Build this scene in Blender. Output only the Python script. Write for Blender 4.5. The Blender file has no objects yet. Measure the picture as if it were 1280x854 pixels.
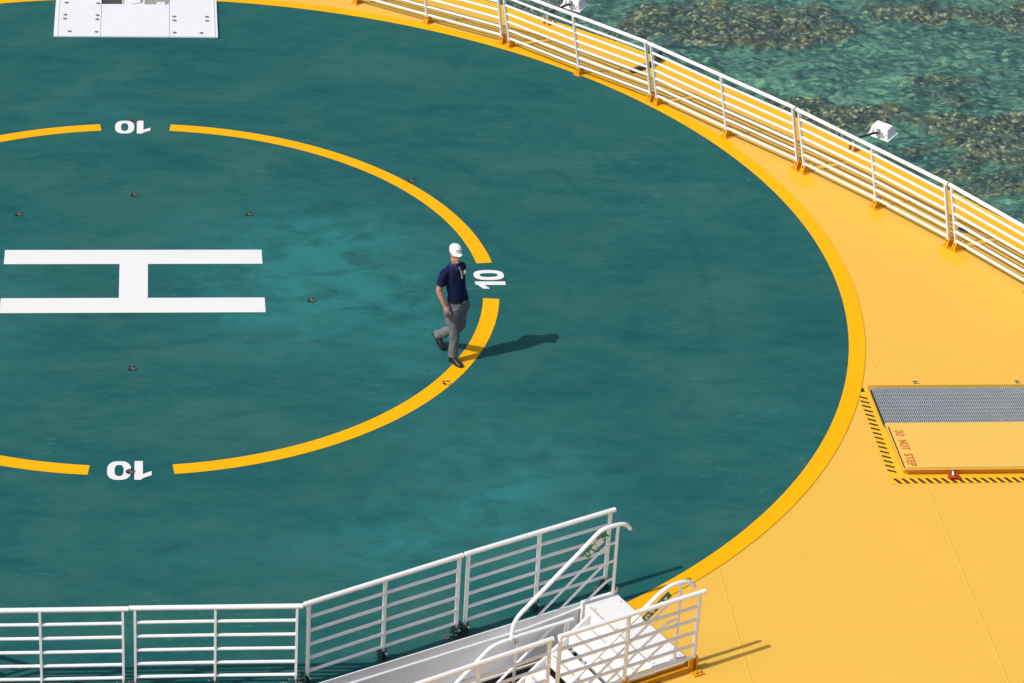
import bpy, bmesh, math, random
import numpy as np
from mathutils import Vector, Matrix
random.seed(7)
C = bpy.context.scene.collection
R = math.radians
PI = math.pi

# ------------------------------------------------------------------ scene basics
sc = bpy.context.scene
sc.view_settings.view_transform = 'Standard'
sc.view_settings.look = 'None'
sc.view_settings.gamma = 1.0
sc.view_settings.exposure = 0.0
SUN_TO = Vector((-0.6206, -0.2828, 0.7314)).normalized()      # direction towards the sun
world = bpy.data.worlds.new("World"); sc.world = world; world.use_nodes = True
wn = world.node_tree.nodes; wl = world.node_tree.links
bgn = wn['Background']
sky = wn.new('ShaderNodeTexSky'); sky.sky_type = 'NISHITA'; sky.sun_disc = False
sky.sun_elevation = math.asin(SUN_TO.z); sky.sun_rotation = math.atan2(SUN_TO.x, SUN_TO.y)
sky.air_density = 1.0; sky.dust_density = 3.2; sky.ozone_density = 0.5
wl.new(sky.outputs[0], bgn.inputs[0]); bgn.inputs[1].default_value = 0.102
sl = bpy.data.lights.new('sun', 'SUN'); sl.energy = 3.15; sl.angle = R(0.53); sl.color = (1.0, 0.955, 0.89)
so = bpy.data.objects.new('sun', sl); C.objects.link(so)
so.rotation_euler = (-SUN_TO).to_track_quat('-Z', 'Y').to_euler(); so.location = SUN_TO * 60

# camera (solved from the circles, the letter and the posts)
yaw, pit, roll = 0.129638, 0.511697, 0.058993
cy, sy = math.cos(yaw), math.sin(yaw)
fw = Vector((sy * math.cos(pit), cy * math.cos(pit), -math.sin(pit)))
rt = Vector((cy, -sy, 0)); up = rt.cross(fw)
r2 = rt * math.cos(roll) + up * math.sin(roll); u2 = up * math.cos(roll) - rt * math.sin(roll)
cd = bpy.data.cameras.new('camera'); cam = bpy.data.objects.new('camera', cd); C.objects.link(cam)
cd.sensor_width = 36; cd.lens = 3845.065 / 1280 * 36; cd.clip_end = 6000; cd.clip_start = 0.5
mw = Matrix((r2, u2, -fw)).transposed().to_4x4(); mw.translation = Vector((0.41890, -39.31697, 21.24547))
cam.matrix_world = mw
sc.camera = cam

# ------------------------------------------------------------------ materials
def new_mat(name):
    m = bpy.data.materials.new(name); m.use_nodes = True
    return m, m.node_tree.nodes, m.node_tree.links, m.node_tree.nodes['Principled BSDF']

def wpos(n):
    return n.new('ShaderNodeNewGeometry').outputs['Position']

def noise(n, l, vec, scale, detail=5, rough=0.55, mp=None, dist=0.0):
    if mp:
        k = n.new('ShaderNodeMapping'); l.new(vec, k.inputs[0])
        k.inputs['Rotation'].default_value = (0, 0, mp[0]); k.inputs['Scale'].default_value = mp[1]
        if len(mp) > 2: k.inputs['Location'].default_value = mp[2]
        vec = k.outputs[0]
    t = n.new('ShaderNodeTexNoise'); l.new(vec, t.inputs['Vector'])
    t.inputs['Scale'].default_value = scale; t.inputs['Detail'].default_value = detail
    t.inputs['Roughness'].default_value = rough; t.inputs['Distortion'].default_value = dist
    return t.outputs['Fac']

def ramp(n, l, fac, stops):
    r = n.new('ShaderNodeValToRGB'); l.new(fac, r.inputs[0])
    e = r.color_ramp.elements
    while len(e) < len(stops): e.new(0.5)
    for k, (p, c) in enumerate(stops):
        e[k].position = p; e[k].color = (c, c, c, 1) if not hasattr(c, '__len__') else (*c, 1)
    return r.outputs[0]

def mix(n, l, fac, a, b, mode='MIX'):
    x = n.new('ShaderNodeMix'); x.data_type = 'RGBA'; x.blend_type = mode
    for s, v in ((x.inputs[0], fac), (x.inputs[6], a), (x.inputs[7], b)):
        if isinstance(v, (int, float)): s.default_value = v
        elif isinstance(v, tuple): s.default_value = (*v, 1)
        else: l.new(v, s)
    return x.outputs[2]

def mth(n, l, op, a, b=None, clamp=False):
    x = n.new('ShaderNodeMath'); x.operation = op; x.use_clamp = clamp
    for s, v in zip(x.inputs, (a, b)):
        if v is None: continue
        if isinstance(v, (int, float)): s.default_value = v
        else: l.new(v, s)
    return x.outputs[0]

def bump(n, l, bs, h, strength, dist=0.01):
    b = n.new('ShaderNodeBump'); b.inputs['Strength'].default_value = strength; b.inputs['Distance'].default_value = dist
    l.new(h, b.inputs['Height']); l.new(b.outputs[0], bs.inputs['Normal'])

def paint(name, col, rough=0.4, vary=0.06, metal=0.0, dirt=None, scale=3.0):
    m, n, l, b = new_mat(name)
    p = wpos(n)
    f = noise(n, l, p, scale, 5)
    lo = tuple(max(0, c * (1 - vary)) for c in col); hi = tuple(min(1, c * (1 + vary)) for c in col)
    c = ramp(n, l, f, [(0.3, lo), (0.7, hi)])
    if dirt:
        g = noise(n, l, p, scale * 5, 6, 0.7)
        c = mix(n, l, ramp(n, l, g, [(0.62, 0.0), (0.8, dirt[1])]), c, dirt[0])
    l.new(c, b.inputs['Base Color'])
    if rough >= 0.8: b.inputs['Specular IOR Level'].default_value = 0.15
    b.inputs['Roughness'].default_value = rough; b.inputs['Metallic'].default_value = metal
    return m

def teal_material():
    m, n, l, b = new_mat('green_deck_paint')
    p = wpos(n)
    big = noise(n, l, p, 0.55, 9, 0.68, mp=(R(70), (0.75, 1.3, 1)), dist=0.5)
    c = ramp(n, l, big, [(0.38, (0.006, 0.093, 0.099)), (0.5, (0.014, 0.110, 0.104)), (0.62, (0.030, 0.126, 0.112))])
    # roller strokes in two directions
    st = noise(n, l, p, 1.0, 6, 0.7, mp=(R(62), (0.55, 1.7, 1)), dist=1.0)
    c = mix(n, l, ramp(n, l, st, [(0.42, 0.0), (0.72, 0.40)]), c, (0.026, 0.130, 0.122))
    st2 = noise(n, l, p, 1.1, 6, 0.72, mp=(R(-38), (0.6, 2.6, 1), (7, 3, 0)), dist=1.0)
    c = mix(n, l, ramp(n, l, st2, [(0.47, 0.0), (0.72, 0.45)]), c, (0.003, 0.070, 0.088))
    fine = noise(n, l, p, 3.0, 8, 0.78, mp=(R(55), (0.7, 1.2, 1)))
    c = mix(n, l, ramp(n, l, fine, [(0.42, 0.0), (0.70, 0.5)]), c, (0.034, 0.138, 0.130))
    # long faint tyre and roller arcs
    wv = n.new('ShaderNodeTexWave'); wv.wave_type = 'RINGS'; wv.rings_direction = 'Z'; l.new(p, wv.inputs['Vector'])
    wv.inputs['Scale'].default_value = 0.30; wv.inputs['Distortion'].default_value = 3.5; wv.inputs['Detail'].default_value = 4; wv.inputs['Detail Scale'].default_value = 0.35
    am = noise(n, l, p, 0.6, 4, 0.6, mp=(0, (1, 1, 1), (21, 4, 0)))
    arcs = mth(n, l, 'MULTIPLY', ramp(n, l, wv.outputs['Fac'], [(0.0, 0.32), (0.10, 0.0)]), ramp(n, l, am, [(0.48, 0.0), (0.60, 1.0)]))
    c = mix(n, l, arcs, c, (0.004, 0.074, 0.084))
    # worn turquoise patches, each with a place of its own
    sx = n.new('ShaderNodeSeparateXYZ'); l.new(p, sx.inputs[0])
    tot = None
    for (x, y, rx, ry, w) in ((2.4, 0.8, 1.8, 1.6, .95), (2.1, -0.9, 1.1, 1.5, .9), (3.4, -.2, .9, 1.6, .7), (3.0, 1.6, .9, .8, .5), (3.9, -3.3, .9, 1.2, .45),
                              (5.0, -5.6, 1.3, 1.3, .95), (3.6, -6.8, 1.4, .9, .75), (-1.6, -.3, .5, 2.2, .5), (4.1, -1.2, .5, 1.6, .6),
                              (8.8, -4.3, .7, 1.0, .3), (7.9, 2.0, .8, .5, .25), (-.6, 5.9, .8, .9, .35), (1.2, -7.2, 2.0, .7, .3)):
        dx = mth(n, l, 'DIVIDE', mth(n, l, 'SUBTRACT', sx.outputs[0], x), rx)
        dy = mth(n, l, 'DIVIDE', mth(n, l, 'SUBTRACT', sx.outputs[1], y), ry)
        d = mth(n, l, 'ADD', mth(n, l, 'MULTIPLY', dx, dx), mth(n, l, 'MULTIPLY', dy, dy))
        g = mth(n, l, 'MULTIPLY', mth(n, l, 'POWER', 2.718, mth(n, l, 'MULTIPLY', d, -1.0)), w)
        tot = g if tot is None else mth(n, l, 'ADD', tot, g)
    pn = noise(n, l, p, 1.5, 8, 0.68, mp=(R(40), (0.8, 1.25, 1)), dist=0.6)
    f = mth(n, l, 'MULTIPLY', ramp(n, l, pn, [(0.34, 0.0), (0.66, 1.05)]), tot, True)
    c = mix(n, l, f, c, (0.028, 0.186, 0.188))
    # pale scuffs and scratches
    s1 = noise(n, l, p, 5.0, 8, 0.8, mp=(R(28), (0.6, 2.4, 1)))
    s2 = noise(n, l, p, 0.55, 3, 0.5, mp=(0, (1, 1, 1), (3, 9, 1)))
    sc_ = mth(n, l, 'MULTIPLY', ramp(n, l, s1, [(0.57, 0.0), (0.69, 0.8)]), ramp(n, l, s2, [(0.46, 0.0), (0.60, 0.85)]))
    c = mix(n, l, sc_, c, (0.13, 0.27, 0.25))
    s3 = noise(n, l, p, 11.0, 4, 0.7, mp=(R(-30), (0.35, 2.0, 1), (5, 1, 0)))
    s4 = noise(n, l, p, 0.8, 3, 0.5, mp=(0, (1, 1, 1), (11, 2, 4)))
    sc2 = mth(n, l, 'MULTIPLY', ramp(n, l, s3, [(0.69, 0.0), (0.76, 0.7)]), ramp(n, l, s4, [(0.58, 0.0), (0.66, 1.0)]))
    c = mix(n, l, sc2, c, (0.22, 0.38, 0.35))
    # a few dark specks
    v = n.new('ShaderNodeTexVoronoi'); l.new(p, v.inputs['Vector']); v.inputs['Scale'].default_value = 2.2
    sp = mth(n, l, 'MULTIPLY', ramp(n, l, v.outputs['Distance'], [(0.03, 0.8), (0.055, 0.0)]), ramp(n, l, s4, [(0.53, 0.0), (0.6, 0.8)]))
    c = mix(n, l, sp, c, (0.006, 0.03, 0.035))
    l.new(c, b.inputs['Base Color'])
    b.inputs['Roughness'].default_value = 0.72
    b.inputs['Specular IOR Level'].default_value = 0.14
    bump(n, l, b, noise(n, l, p, 60, 3, 0.6), 0.25, 0.004)
    return m

def yellow_material(name, col, vary, touch=None):
    m, n, l, b = new_mat(name)
    p = wpos(n)
    f = noise(n, l, p, 0.55, 6, 0.6, dist=0.3)
    lo = tuple(c * (1 - vary) for c in col)
    c = ramp(n, l, f, [(0.3, lo), (0.7, col)])
    g = noise(n, l, p, 1.2, 6, 0.7, mp=(R(4), (0.3, 3.5, 1)))
    c = mix(n, l, ramp(n, l, g, [(0.5, 0.0), (0.8, 0.35)]), c, (col[0], col[1] * 1.05, col[2] * 1.35))
    h = noise(n, l, p, 9, 6, 0.75)
    c = mix(n, l, ramp(n, l, h, [(0.68, 0.0), (0.78, 0.18)]), c, (0.5, 0.30, 0.08))
    if touch:
        sx = n.new('ShaderNodeSeparateXYZ'); l.new(p, sx.inputs[0]); tot = None
        for (x, y) in touch:
            dx = mth(n, l, 'DIVIDE', mth(n, l, 'SUBTRACT', sx.outputs[0], x), 0.16); dy = mth(n, l, 'DIVIDE', mth(n, l, 'SUBTRACT', sx.outputs[1], y), 0.26)
            d = mth(n, l, 'ADD', mth(n, l, 'MULTIPLY', dx, dx), mth(n, l, 'MULTIPLY', dy, dy))
            g_ = mth(n, l, 'POWER', 2.718, mth(n, l, 'MULTIPLY', d, -1.0)); tot = g_ if tot is None else mth(n, l, 'ADD', tot, g_)
        pn = noise(n, l, p, 6, 5, 0.7, mp=(0, (1.4, 0.6, 1)))
        c = mix(n, l, ramp(n, l, mth(n, l, 'MULTIPLY', tot, mth(n, l, 'ADD', pn, 0.5)), [(0.25, 0.0), (0.75, 0.8)]), c, (0.92, 0.47, 0.015))
    l.new(c, b.inputs['Base Color']); b.inputs['Roughness'].default_value = 0.5
    b.inputs['Specular IOR Level'].default_value = 0.12
    # faint plate buckling
    bump(n, l, b, noise(n, l, p, 0.9, 2, 0.5), 0.10, 0.05)
    return m

M = {}
M['teal'] = teal_material()
M['deck'] = yellow_material('yellow_deck_paint', (0.85, 0.500, 0.080), 0.04, [(10.37, 3.45), (10.48, 3.30), (11.36, 2.10), (12.20, 0.82), (12.32, 0.70), (9.40, 4.70)])
M['ring'] = yellow_material('golden_marking_paint', (0.95, 0.46, 0.0005), 0.02)
M['margin'] = yellow_material('golden_margin_paint', (0.90, 0.51, 0.030), 0.04)
M['mark'] = paint('white_marking_paint', (0.82, 0.82, 0.815), 0.6, 0.015, scale=1.5, dirt=((0.45, 0.55, 0.55), 0.25))
M['white'] = paint('white_gloss_paint', (0.90, 0.905, 0.92), 0.30, 0.015)
M['step'] = paint('white_step_paint', (0.83, 0.83, 0.82), 0.5, 0.02, dirt=((0.5, 0.47, 0.42), 0.25))
M['nosing'] = paint('grey_anti_slip_strip', (0.52, 0.50, 0.46), 0.8, 0.1, scale=20)
M['plate'] = paint('white_plate_paint', (0.80, 0.825, 0.85), 0.55, 0.02, dirt=((0.55, 0.56, 0.56), 0.2))
M['fascia'] = paint('pale_grey_paint', (0.87, 0.885, 0.90), 0.35, 0.04, scale=1.3)
M['lug'] = paint('shaded_yellow_paint', (0.70, 0.33, 0.010), 0.45, 0.12, scale=12, dirt=((0.25, 0.10, 0.03), 0.6))  # yellow darkened to orange, its shading put into the colour
M['lugteal'] = paint('dark_green_bracket_paint', (0.012, 0.07, 0.065), 0.45, 0.2, scale=12, dirt=((0.12, 0.06, 0.03), 0.6))
M['steel'] = paint('stainless_steel', (0.62, 0.60, 0.56), 0.28, 0.1, metal=0.9, scale=20)
M['galv'] = paint('galvanised_steel', (0.49, 0.545, 0.58), 0.5, 0.07, metal=0.25, scale=4, dirt=((0.45, 0.36, 0.30), 0.2))
M['pan'] = paint('blue_grey_pan', (0.060, 0.075, 0.09), 0.7, 0.2)
M['dark'] = paint('dark_grey_steel', (0.035, 0.042, 0.045), 0.5, 0.2, scale=8)
M['black'] = paint('black_paint', (0.022, 0.020, 0.018), 0.6, 0.2)
M['brown'] = paint('brown_lower_deck', (0.10, 0.07, 0.05), 0.8, 0.3, scale=5)
M['red'] = paint('red_paint', (0.52, 0.045, 0.018), 0.4, 0.15, scale=20)
M['redtext'] = paint('faded_red_paint', (0.62, 0.16, 0.030), 0.6, 0.15, scale=20)
M['sign'] = paint('green_sign_film', (0.008, 0.20, 0.125), 0.35, 0.06)
M['signwhite'] = paint('white_sign_film', (0.80, 0.83, 0.80), 0.4, 0.03)
M['lid'] = yellow_material('yellow_lid_paint', (0.86, 0.53, 0.112), 0.03)
M['rust'] = paint('weathered_bolt', (0.25, 0.24, 0.23), 0.5, 0.3, metal=0.4, scale=30)
M['sock_shade'] = paint('tie_down_hole_shade', (0.004, 0.005, 0.005), 0.8, 0.2)  # near black stands for the shade down the hole
M['sock_bar'] = paint('tie_down_bar', (0.125, 0.122, 0.112), 0.7, 0.3, scale=25)
M['sock_barY'] = paint('tie_down_bar_yellow', (0.9, 0.45, 0.01), 0.6, 0.1, scale=25)
M['hull'] = paint('hull_paint', (0.70, 0.71, 0.72), 0.4, 0.05, scale=0.4)

# ------------------------------------------------------------------ mesh helpers
class MB:
    def __init__(self): self.v = []; self.f = []
    def add(self, vs, fs):
        o = len(self.v); self.v += [Vector(x) for x in vs]; self.f += [tuple(o + i for i in f) for f in fs]
    def prism(self, poly, z0, z1):                      # convex or mildly concave outline, extruded in z
        k = len(poly)
        vs = [(x, y, z0) for x, y in poly] + [(x, y, z1) for x, y in poly]
        self.add(vs, [tuple(range(k))[::-1], tuple(range(k, 2 * k))] + [(i, (i + 1) % k, k + (i + 1) % k, k + i) for i in range(k)])
    def sheet(self, poly, z):
        self.add([(x, y, z) for x, y in poly], [tuple(range(len(poly)))])
    def box(self, c, sx, sy, sz, ax=Vector((1, 0, 0)), ay=Vector((0, 1, 0)), az=Vector((0, 0, 1)), bev=0.0):
        c = Vector(c); ax = Vector(ax) * sx / 2; ay = Vector(ay) * sy / 2; az = Vector(az) * sz / 2
        vs = [c + ax * i + ay * j + az * k for k in (-1, 1) for j in (-1, 1) for i in (-1, 1)]
        self.add(vs, [(0, 2, 3, 1), (4, 5, 7, 6), (0, 1, 5, 4), (2, 6, 7, 3), (0, 4, 6, 2), (1, 3, 7, 5)])
    def beam(self, p0, p1, w, h, side):                 # flat bar: w along side, h along the other
        p0 = Vector(p0); p1 = Vector(p1); d = (p1 - p0); L = d.length; d.normalize()
        s = Vector(side); s = (s - d * s.dot(d)).normalized(); q = d.cross(s)
        self.box((p0 + p1) / 2, w, h, L, s, q, d)
    def tube(self, pts, r, seg=10, caps=True, closed=False):
        pts = [Vector(p) for p in pts]; n = len(pts); rings = []
        T = []
        for i in range(n):
            a = pts[(i - 1) % n] if (i > 0 or closed) else pts[i]; b = pts[(i + 1) % n] if (i < n - 1 or closed) else pts[i]
            T.append((b - a).normalized())
        ref = Vector((0, 0, 1)) if abs(T[0].z) < 0.9 else Vector((1, 0, 0))
        u = (ref - T[0] * ref.dot(T[0])).normalized()
        vs = []
        for i in range(n):
            u = (u - T[i] * u.dot(T[i])).normalized(); w = T[i].cross(u)
            rr = r[i] if hasattr(r, '__len__') else r
            vs += [pts[i] + (u * math.cos(2 * PI * k / seg) + w * math.sin(2 * PI * k / seg)) * rr for k in range(seg)]
        fs = []
        for i in range(n if closed else n - 1):
            j = (i + 1) % n
            fs += [(i * seg + k, i * seg + (k + 1) % seg, j * seg + (k + 1) % seg, j * seg + k) for k in range(seg)]
        if caps and not closed: fs += [tuple(range(seg))[::-1], tuple((n - 1) * seg + k for k in range(seg))]
        self.add(vs, fs)
    def disc(self, c, r, h, seg=20, ax=Vector((0, 0, 1))):
        ax = Vector(ax).normalized(); self.tube([Vector(c), Vector(c) + ax * h], r, seg)
    def loft(self, rings, seg=20):                      # rings: (centre, u, v) with u, v full radii vectors
        vs = []
        for c, u, v in rings:
            vs += [Vector(c) + Vector(u) * math.cos(2 * PI * k / seg) + Vector(v) * math.sin(2 * PI * k / seg) for k in range(seg)]
        n = len(rings); fs = []
        for i in range(n - 1):
            fs += [(i * seg + k, i * seg + (k + 1) % seg, (i + 1) * seg + (k + 1) % seg, (i + 1) * seg + k) for k in range(seg)]
        fs += [tuple(range(seg))[::-1], tuple((n - 1) * seg + k for k in range(seg))]
        self.add(vs, fs)
    def build(self, name, mat, parent=None, smooth=35, bevel=0.0, triangulate=False):
        o = finish(name, self.v, self.f, mat, parent, smooth, bevel, triangulate)
        return o

ORIGIN = {}
def origin_of(p):
    return ORIGIN.get(p.name, Vector((0, 0, 0))) if p else Vector((0, 0, 0))

def finish(name, v, f, mat, parent, smooth, bevel=0.0, triangulate=False):
    off = origin_of(parent)
    me = bpy.data.meshes.new(name)
    me.from_pydata([tuple(Vector(x) - off) for x in v], [], f); me.validate()
    bm = bmesh.new(); bm.from_mesh(me)
    bmesh.ops.recalc_face_normals(bm, faces=bm.faces)
    if bevel:
        ed = [e for e in bm.edges if len(e.link_faces) == 2 and e.calc_face_angle(0) > R(40)]
        bmesh.ops.bevel(bm, geom=ed, offset=bevel, segments=2, affect='EDGES', clamp_overlap=True)
    if triangulate: bmesh.ops.triangulate(bm, faces=[x for x in bm.faces if len(x.verts) > 4])
    bm.to_mesh(me); bm.free()
    if smooth:
        me.polygons.foreach_set('use_smooth', [True] * len(me.polygons)); me.set_sharp_from_angle(angle=R(smooth))
    me.materials.append(mat)
    o = bpy.data.objects.new(name, me); C.objects.link(o)
    if parent: o.parent = parent
    ORIGIN[o.name] = off
    return o

def thing(name, label, cat, loc, group=None):
    o = bpy.data.objects.new(name, None); C.objects.link(o); o.location = loc; o.empty_display_size = 0.2
    o['label'] = label; o['category'] = cat
    if group: o['group'] = group
    ORIGIN[o.name] = Vector(loc)
    return o

def struct(o):
    o['kind'] = 'structure'; return o

def text_mesh(body, size, name):
    cu = bpy.data.curves.new(name, 'FONT'); cu.body = body; cu.size = size; cu.resolution_u = 4
    cu.offset = 0.003; cu.space_character = 1.12; cu.space_word = 1.25
    o = bpy.data.objects.new(name, cu); C.objects.link(o)
    dg = bpy.context.evaluated_depsgraph_get()
    me = bpy.data.meshes.new_from_object(o.evaluated_get(dg))
    vs = [v.co.copy() for v in me.vertices]; fs = [tuple(p.vertices) for p in me.polygons]
    bpy.data.objects.remove(o); bpy.data.curves.remove(cu); bpy.data.meshes.remove(me)
    return vs, fs

# ------------------------------------------------------------------ stair frame
S = Vector((0.9, 0.435, 0)).normalized(); T_ = Vector((S.y, -S.x, 0)); O_ = Vector((5.88, -8.35, 0))
def st(a, b, z=0.0): return O_ + S * a + T_ * b + Vector((0, 0, z))
DECK_Z = -0.005

# ------------------------------------------------------------------ deck, helipad, markings
R3, R4 = 10.308, 10.539
def arc(r, a0, a1, n):
    return [(r * math.cos(a0 + (a1 - a0) * k / n), r * math.sin(a0 + (a1 - a0) * k / n)) for k in range(n + 1)]
def helipad_outline(r):
    b = 0.0                                             # start: where the circle meets the stair landing
    for k in range(2000):
        p = st(0, b)
        if math.hypot(p.x, p.y) >= r: break
        b += 0.001
    a0 = math.atan2(p.y, p.x)
    n0 = math.asin(0.55 / r)
    pts = arc(r, a0, PI / 2 - n0, 150)
    pts += [(0.55, 10.0), (-0.59, 10.0)]
    pts += arc(r, PI / 2 + math.asin(0.59 / r), PI + math.asin(10.12 / r), 150)
    return pts, a0
pts, a0 = helipad_outline(R4)
c1 = st(0, -0.165)
pad = MB(); pad.prism(pts + [(1.80, -10.12), (c1.x, c1.y)], -0.25, 0.0)
helipad = struct(pad.build('helipad', M['teal'], smooth=0, triangulate=True))

def band(r0, r1, a0, a1, z, n):
    mb = MB(); p0 = arc(r0, a0, a1, n); p1 = arc(r1, a0, a1, n)
    for k in range(n): mb.add([(*p0[k], z), (*p1[k], z), (*p1[k + 1], z), (*p0[k + 1], z)], [(0, 1, 2, 3)])
    return mb
def join(*ms):
    o = MB()
    for m in ms: o.add(m.v, m.f)
    return o
n1 = math.asin(0.55 / R4) + 0.002; n2 = math.asin(0.59 / R4) + 0.002; a_end = PI + math.asin(10.12 / R4) - 0.002
_, a0i = helipad_outline(R3)
join(band(R3, R4 + 0.005, a0 + 0.002, PI / 2 - n1, 0.004, 170), band(R3, R4 + 0.005, PI / 2 + n2, a_end, 0.004, 170)).build('perimeter_ring', M['ring'], helipad, smooth=0)
# dashed aiming circle: gaps sit at the four numbers
rA, rB = 4.587 * 1.1, 4.80 * 1.1
g = 0.535 / 5.28
ring = MB()
for k in range(4):
    s0 = k * PI / 2
    ga = gb = 0.106
    ring = join(ring, band(rA, rB, s0 + ga, s0 + PI / 2 - gb, 0.004, 60))
ring.build('touchdown_ring', M['ring'], helipad, smooth=0)
# letter H
L = 1.70054 * 1.1; ys = [0.97586, 0.53588, -0.49355, -0.92996]; hw = 0.205
hm = MB()
hm.sheet([(-L, ys[1]), (L, ys[1]), (L, ys[0]), (-L, ys[0])], 0.004)
hm.sheet([(-L, ys[3]), (L, ys[3]), (L, ys[2]), (-L, ys[2])], 0.004)
hm.sheet([(-hw, ys[2]), (hw, ys[2]), (hw, ys[1]), (-hw, ys[1])], 0.004)
hm.build('heliport_letter', M['mark'], helipad, smooth=0)
# the numbers "10" (drawn in glyph space: x right, y up, height 1)
def ten(to_world):
    mb = MB()
    n = 40; ex = 2.6
    def sup(cx, cy_, rx, ry, t):
        c, s_ = math.cos(t), math.sin(t)
        return (cx + rx * math.copysign(abs(c) ** (2 / ex), c), cy_ + ry * math.copysign(abs(s_) ** (2 / ex), s_))
    o = [sup(0.0, 0.5, 0.33, 0.5, 2 * PI * k / n) for k in range(n)]
    i = [sup(0.0, 0.5, 0.125, 0.30, 2 * PI * k / n) for k in range(n)]
    for k in range(n):
        q = [o[k], o[(k + 1) % n], i[(k + 1) % n], i[k]]
        mb.add([to_world(*p) for p in q], [(0, 1, 2, 3)])
    mb.add([to_world(*p) for p in [(-0.65, 0), (-0.42, 0), (-0.42, 1.0), (-0.60, 1.0), (-0.65, 0.92)]], [(0, 1, 2, 3, 4)])
    mb.add([to_world(*p) for p in [(-0.65, 0.92), (-0.89, 0.76), (-0.89, 0.54), (-0.65, 0.70)]], [(0, 1, 2, 3)])
    return mb
hgt = 0.47
for f in (lambda x, y: (-0.17 - x * hgt * 0.97, 5.385 - y * hgt, 0.004),         # far side
          lambda x, y: (-0.155 - x * hgt * 1.0, -4.925 - y * hgt * 0.975, 0.004),  # near side
          lambda x, y: (5.388 - y * hgt * 0.95, 0.170 + x * hgt, 0.004),         # right side
          lambda x, y: (-5.388 + y * hgt * 0.95, -0.170 - x * hgt, 0.004)):      # left side
    ten(f).build('number', M['mark'], helipad, smooth=0)

# yellow deck round it
edge = [(0.55, 11.9), (2.2, 11.72), (4.2, 11.17), (5.974, 10.40), (6.466, 10.04), (7.144, 9.47), (7.53, 9.15), (8.277, 8.48), (8.993, 7.72), (9.701, 6.90),
        (10.36, 6.07), (11.22, 4.96), (11.831, 4.09), (12.38, 3.28), (12.77, 2.86), (13.1, 2.33), (13.42, 1.86), (13.65, 1.45), (15.2, -1.6), (16.6, -5.0), (17.6, -9.0), (18, -16), (18, -24)]
LAND_A = -0.375
g0 = st(LAND_A, 1.70); g1 = st(-4.6, 1.70); f0 = st(LAND_A, -0.15)
low = [(g1.x, -24), (g1.x, g1.y), (g0.x, g0.y), (f0.x, f0.y), (1.80, -10.06)]
left = [(-2.9, -10.06), (-15.0, -10.06), (-15.0, -1.6), (-13.65, 1.45)] + [(-x, y) for x, y in edge[1:-6][::-1]] + [(-0.59, 11.9), (-0.59, 9.995), (0.55, 9.995)]
outline = edge + low + left
dk = MB(); dk.prism(outline, DECK_Z - 0.35, DECK_Z)
deck = struct(dk.build('deck', M['deck'], smooth=0, triangulate=True))
# golden margin along the far edge, raised seams
mg = MB()
ed = [Vector((x, y, 0)) for x, y in edge[:-2]]
def inward(k):
    a = ed[max(0, k - 1)]; b = ed[min(len(ed) - 1, k + 1)]; d = (b - a).normalized(); return Vector((d.y, -d.x, 0))
for k in range(len(ed) - 1):
    z = DECK_Z + 0.004
    q = [ed[k] + inward(k) * 0.02, ed[k + 1] + inward(k + 1) * 0.02, ed[k + 1] + inward(k + 1) * 0.52, ed[k] + inward(k) * 0.52]
    mg.add([(p.x, p.y, z) for p in q], [(0, 1, 2, 3)])
mg.build('deck_margin', M['margin'], deck, smooth=0)
bead = MB()
for k in range(len(ed) - 1):
    bead.tube([ed[k] + Vector((0, 0, DECK_Z)), ed[k + 1] + Vector((0, 0, DECK_Z))], 0.012, 6, False)
bead.build('edge_bead', M['margin'], deck)
seam = MB()
def seamline(x0, y0, x1, y1, w=0.012, h=0.003):
    d = Vector((x1 - x0, y1 - y0, 0)); Ln = d.length; d.normalize(); q = Vector((-d.y, d.x, 0))
    pr = [(-w, 0), (-w * .4, h), (w * .4, h), (w, 0)]
    vs = []
    for e in (Vector((x0, y0, DECK_Z)), Vector((x1, y1, DECK_Z))):
        vs += [e + q * a + Vector((0, 0, b)) for a, b in pr]
    seam.add(vs, [(0, 1, 5, 4), (1, 2, 6, 5), (2, 3, 7, 6)])
seamline(10.36, -1.95, 10.37, -3.05); seamline(10.42, -5.75, 10.49, -20)
seamline(7.336, -7.62, 7.345, -20); seamline(6.9, -8.95, 17, -8.95, 0.012, 0.002); seamline(11.2, 0.9, 13.9, -3.1, 0.012, 0.003)
seam.build('weld_seam', M['deck'], deck, smooth=0)

# hull, lower deck under the stairs
hl = MB()
hp = [Vector((x, y, 0)) for x, y in edge[:-2]]
hp = [Vector((-p.x, p.y, 0)) for p in hp[::-1]] + hp
for k in range(len(hp) - 1):
    a, b = hp[k], hp[k + 1]
    def dn(p, s_, z): return (p.x * s_, p.y * s_, z)
    hl.add([dn(a, .997, DECK_Z - .34), dn(b, .997, DECK_Z - .34), dn(b, .96, -6), dn(a, .96, -6), dn(a, .9, -13.2), dn(b, .9, -13.2)], [(0, 1, 2, 3), (3, 2, 5, 4)])
struct(hl.build('hull', M['hull'], smooth=30))
ld = MB(); ld.prism([(-16, -26), (17, -26), (17, -4), (-16, -4)], -3.05, -2.9)
struct(ld.build('lower_deck', M['brown'], smooth=0))

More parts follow.
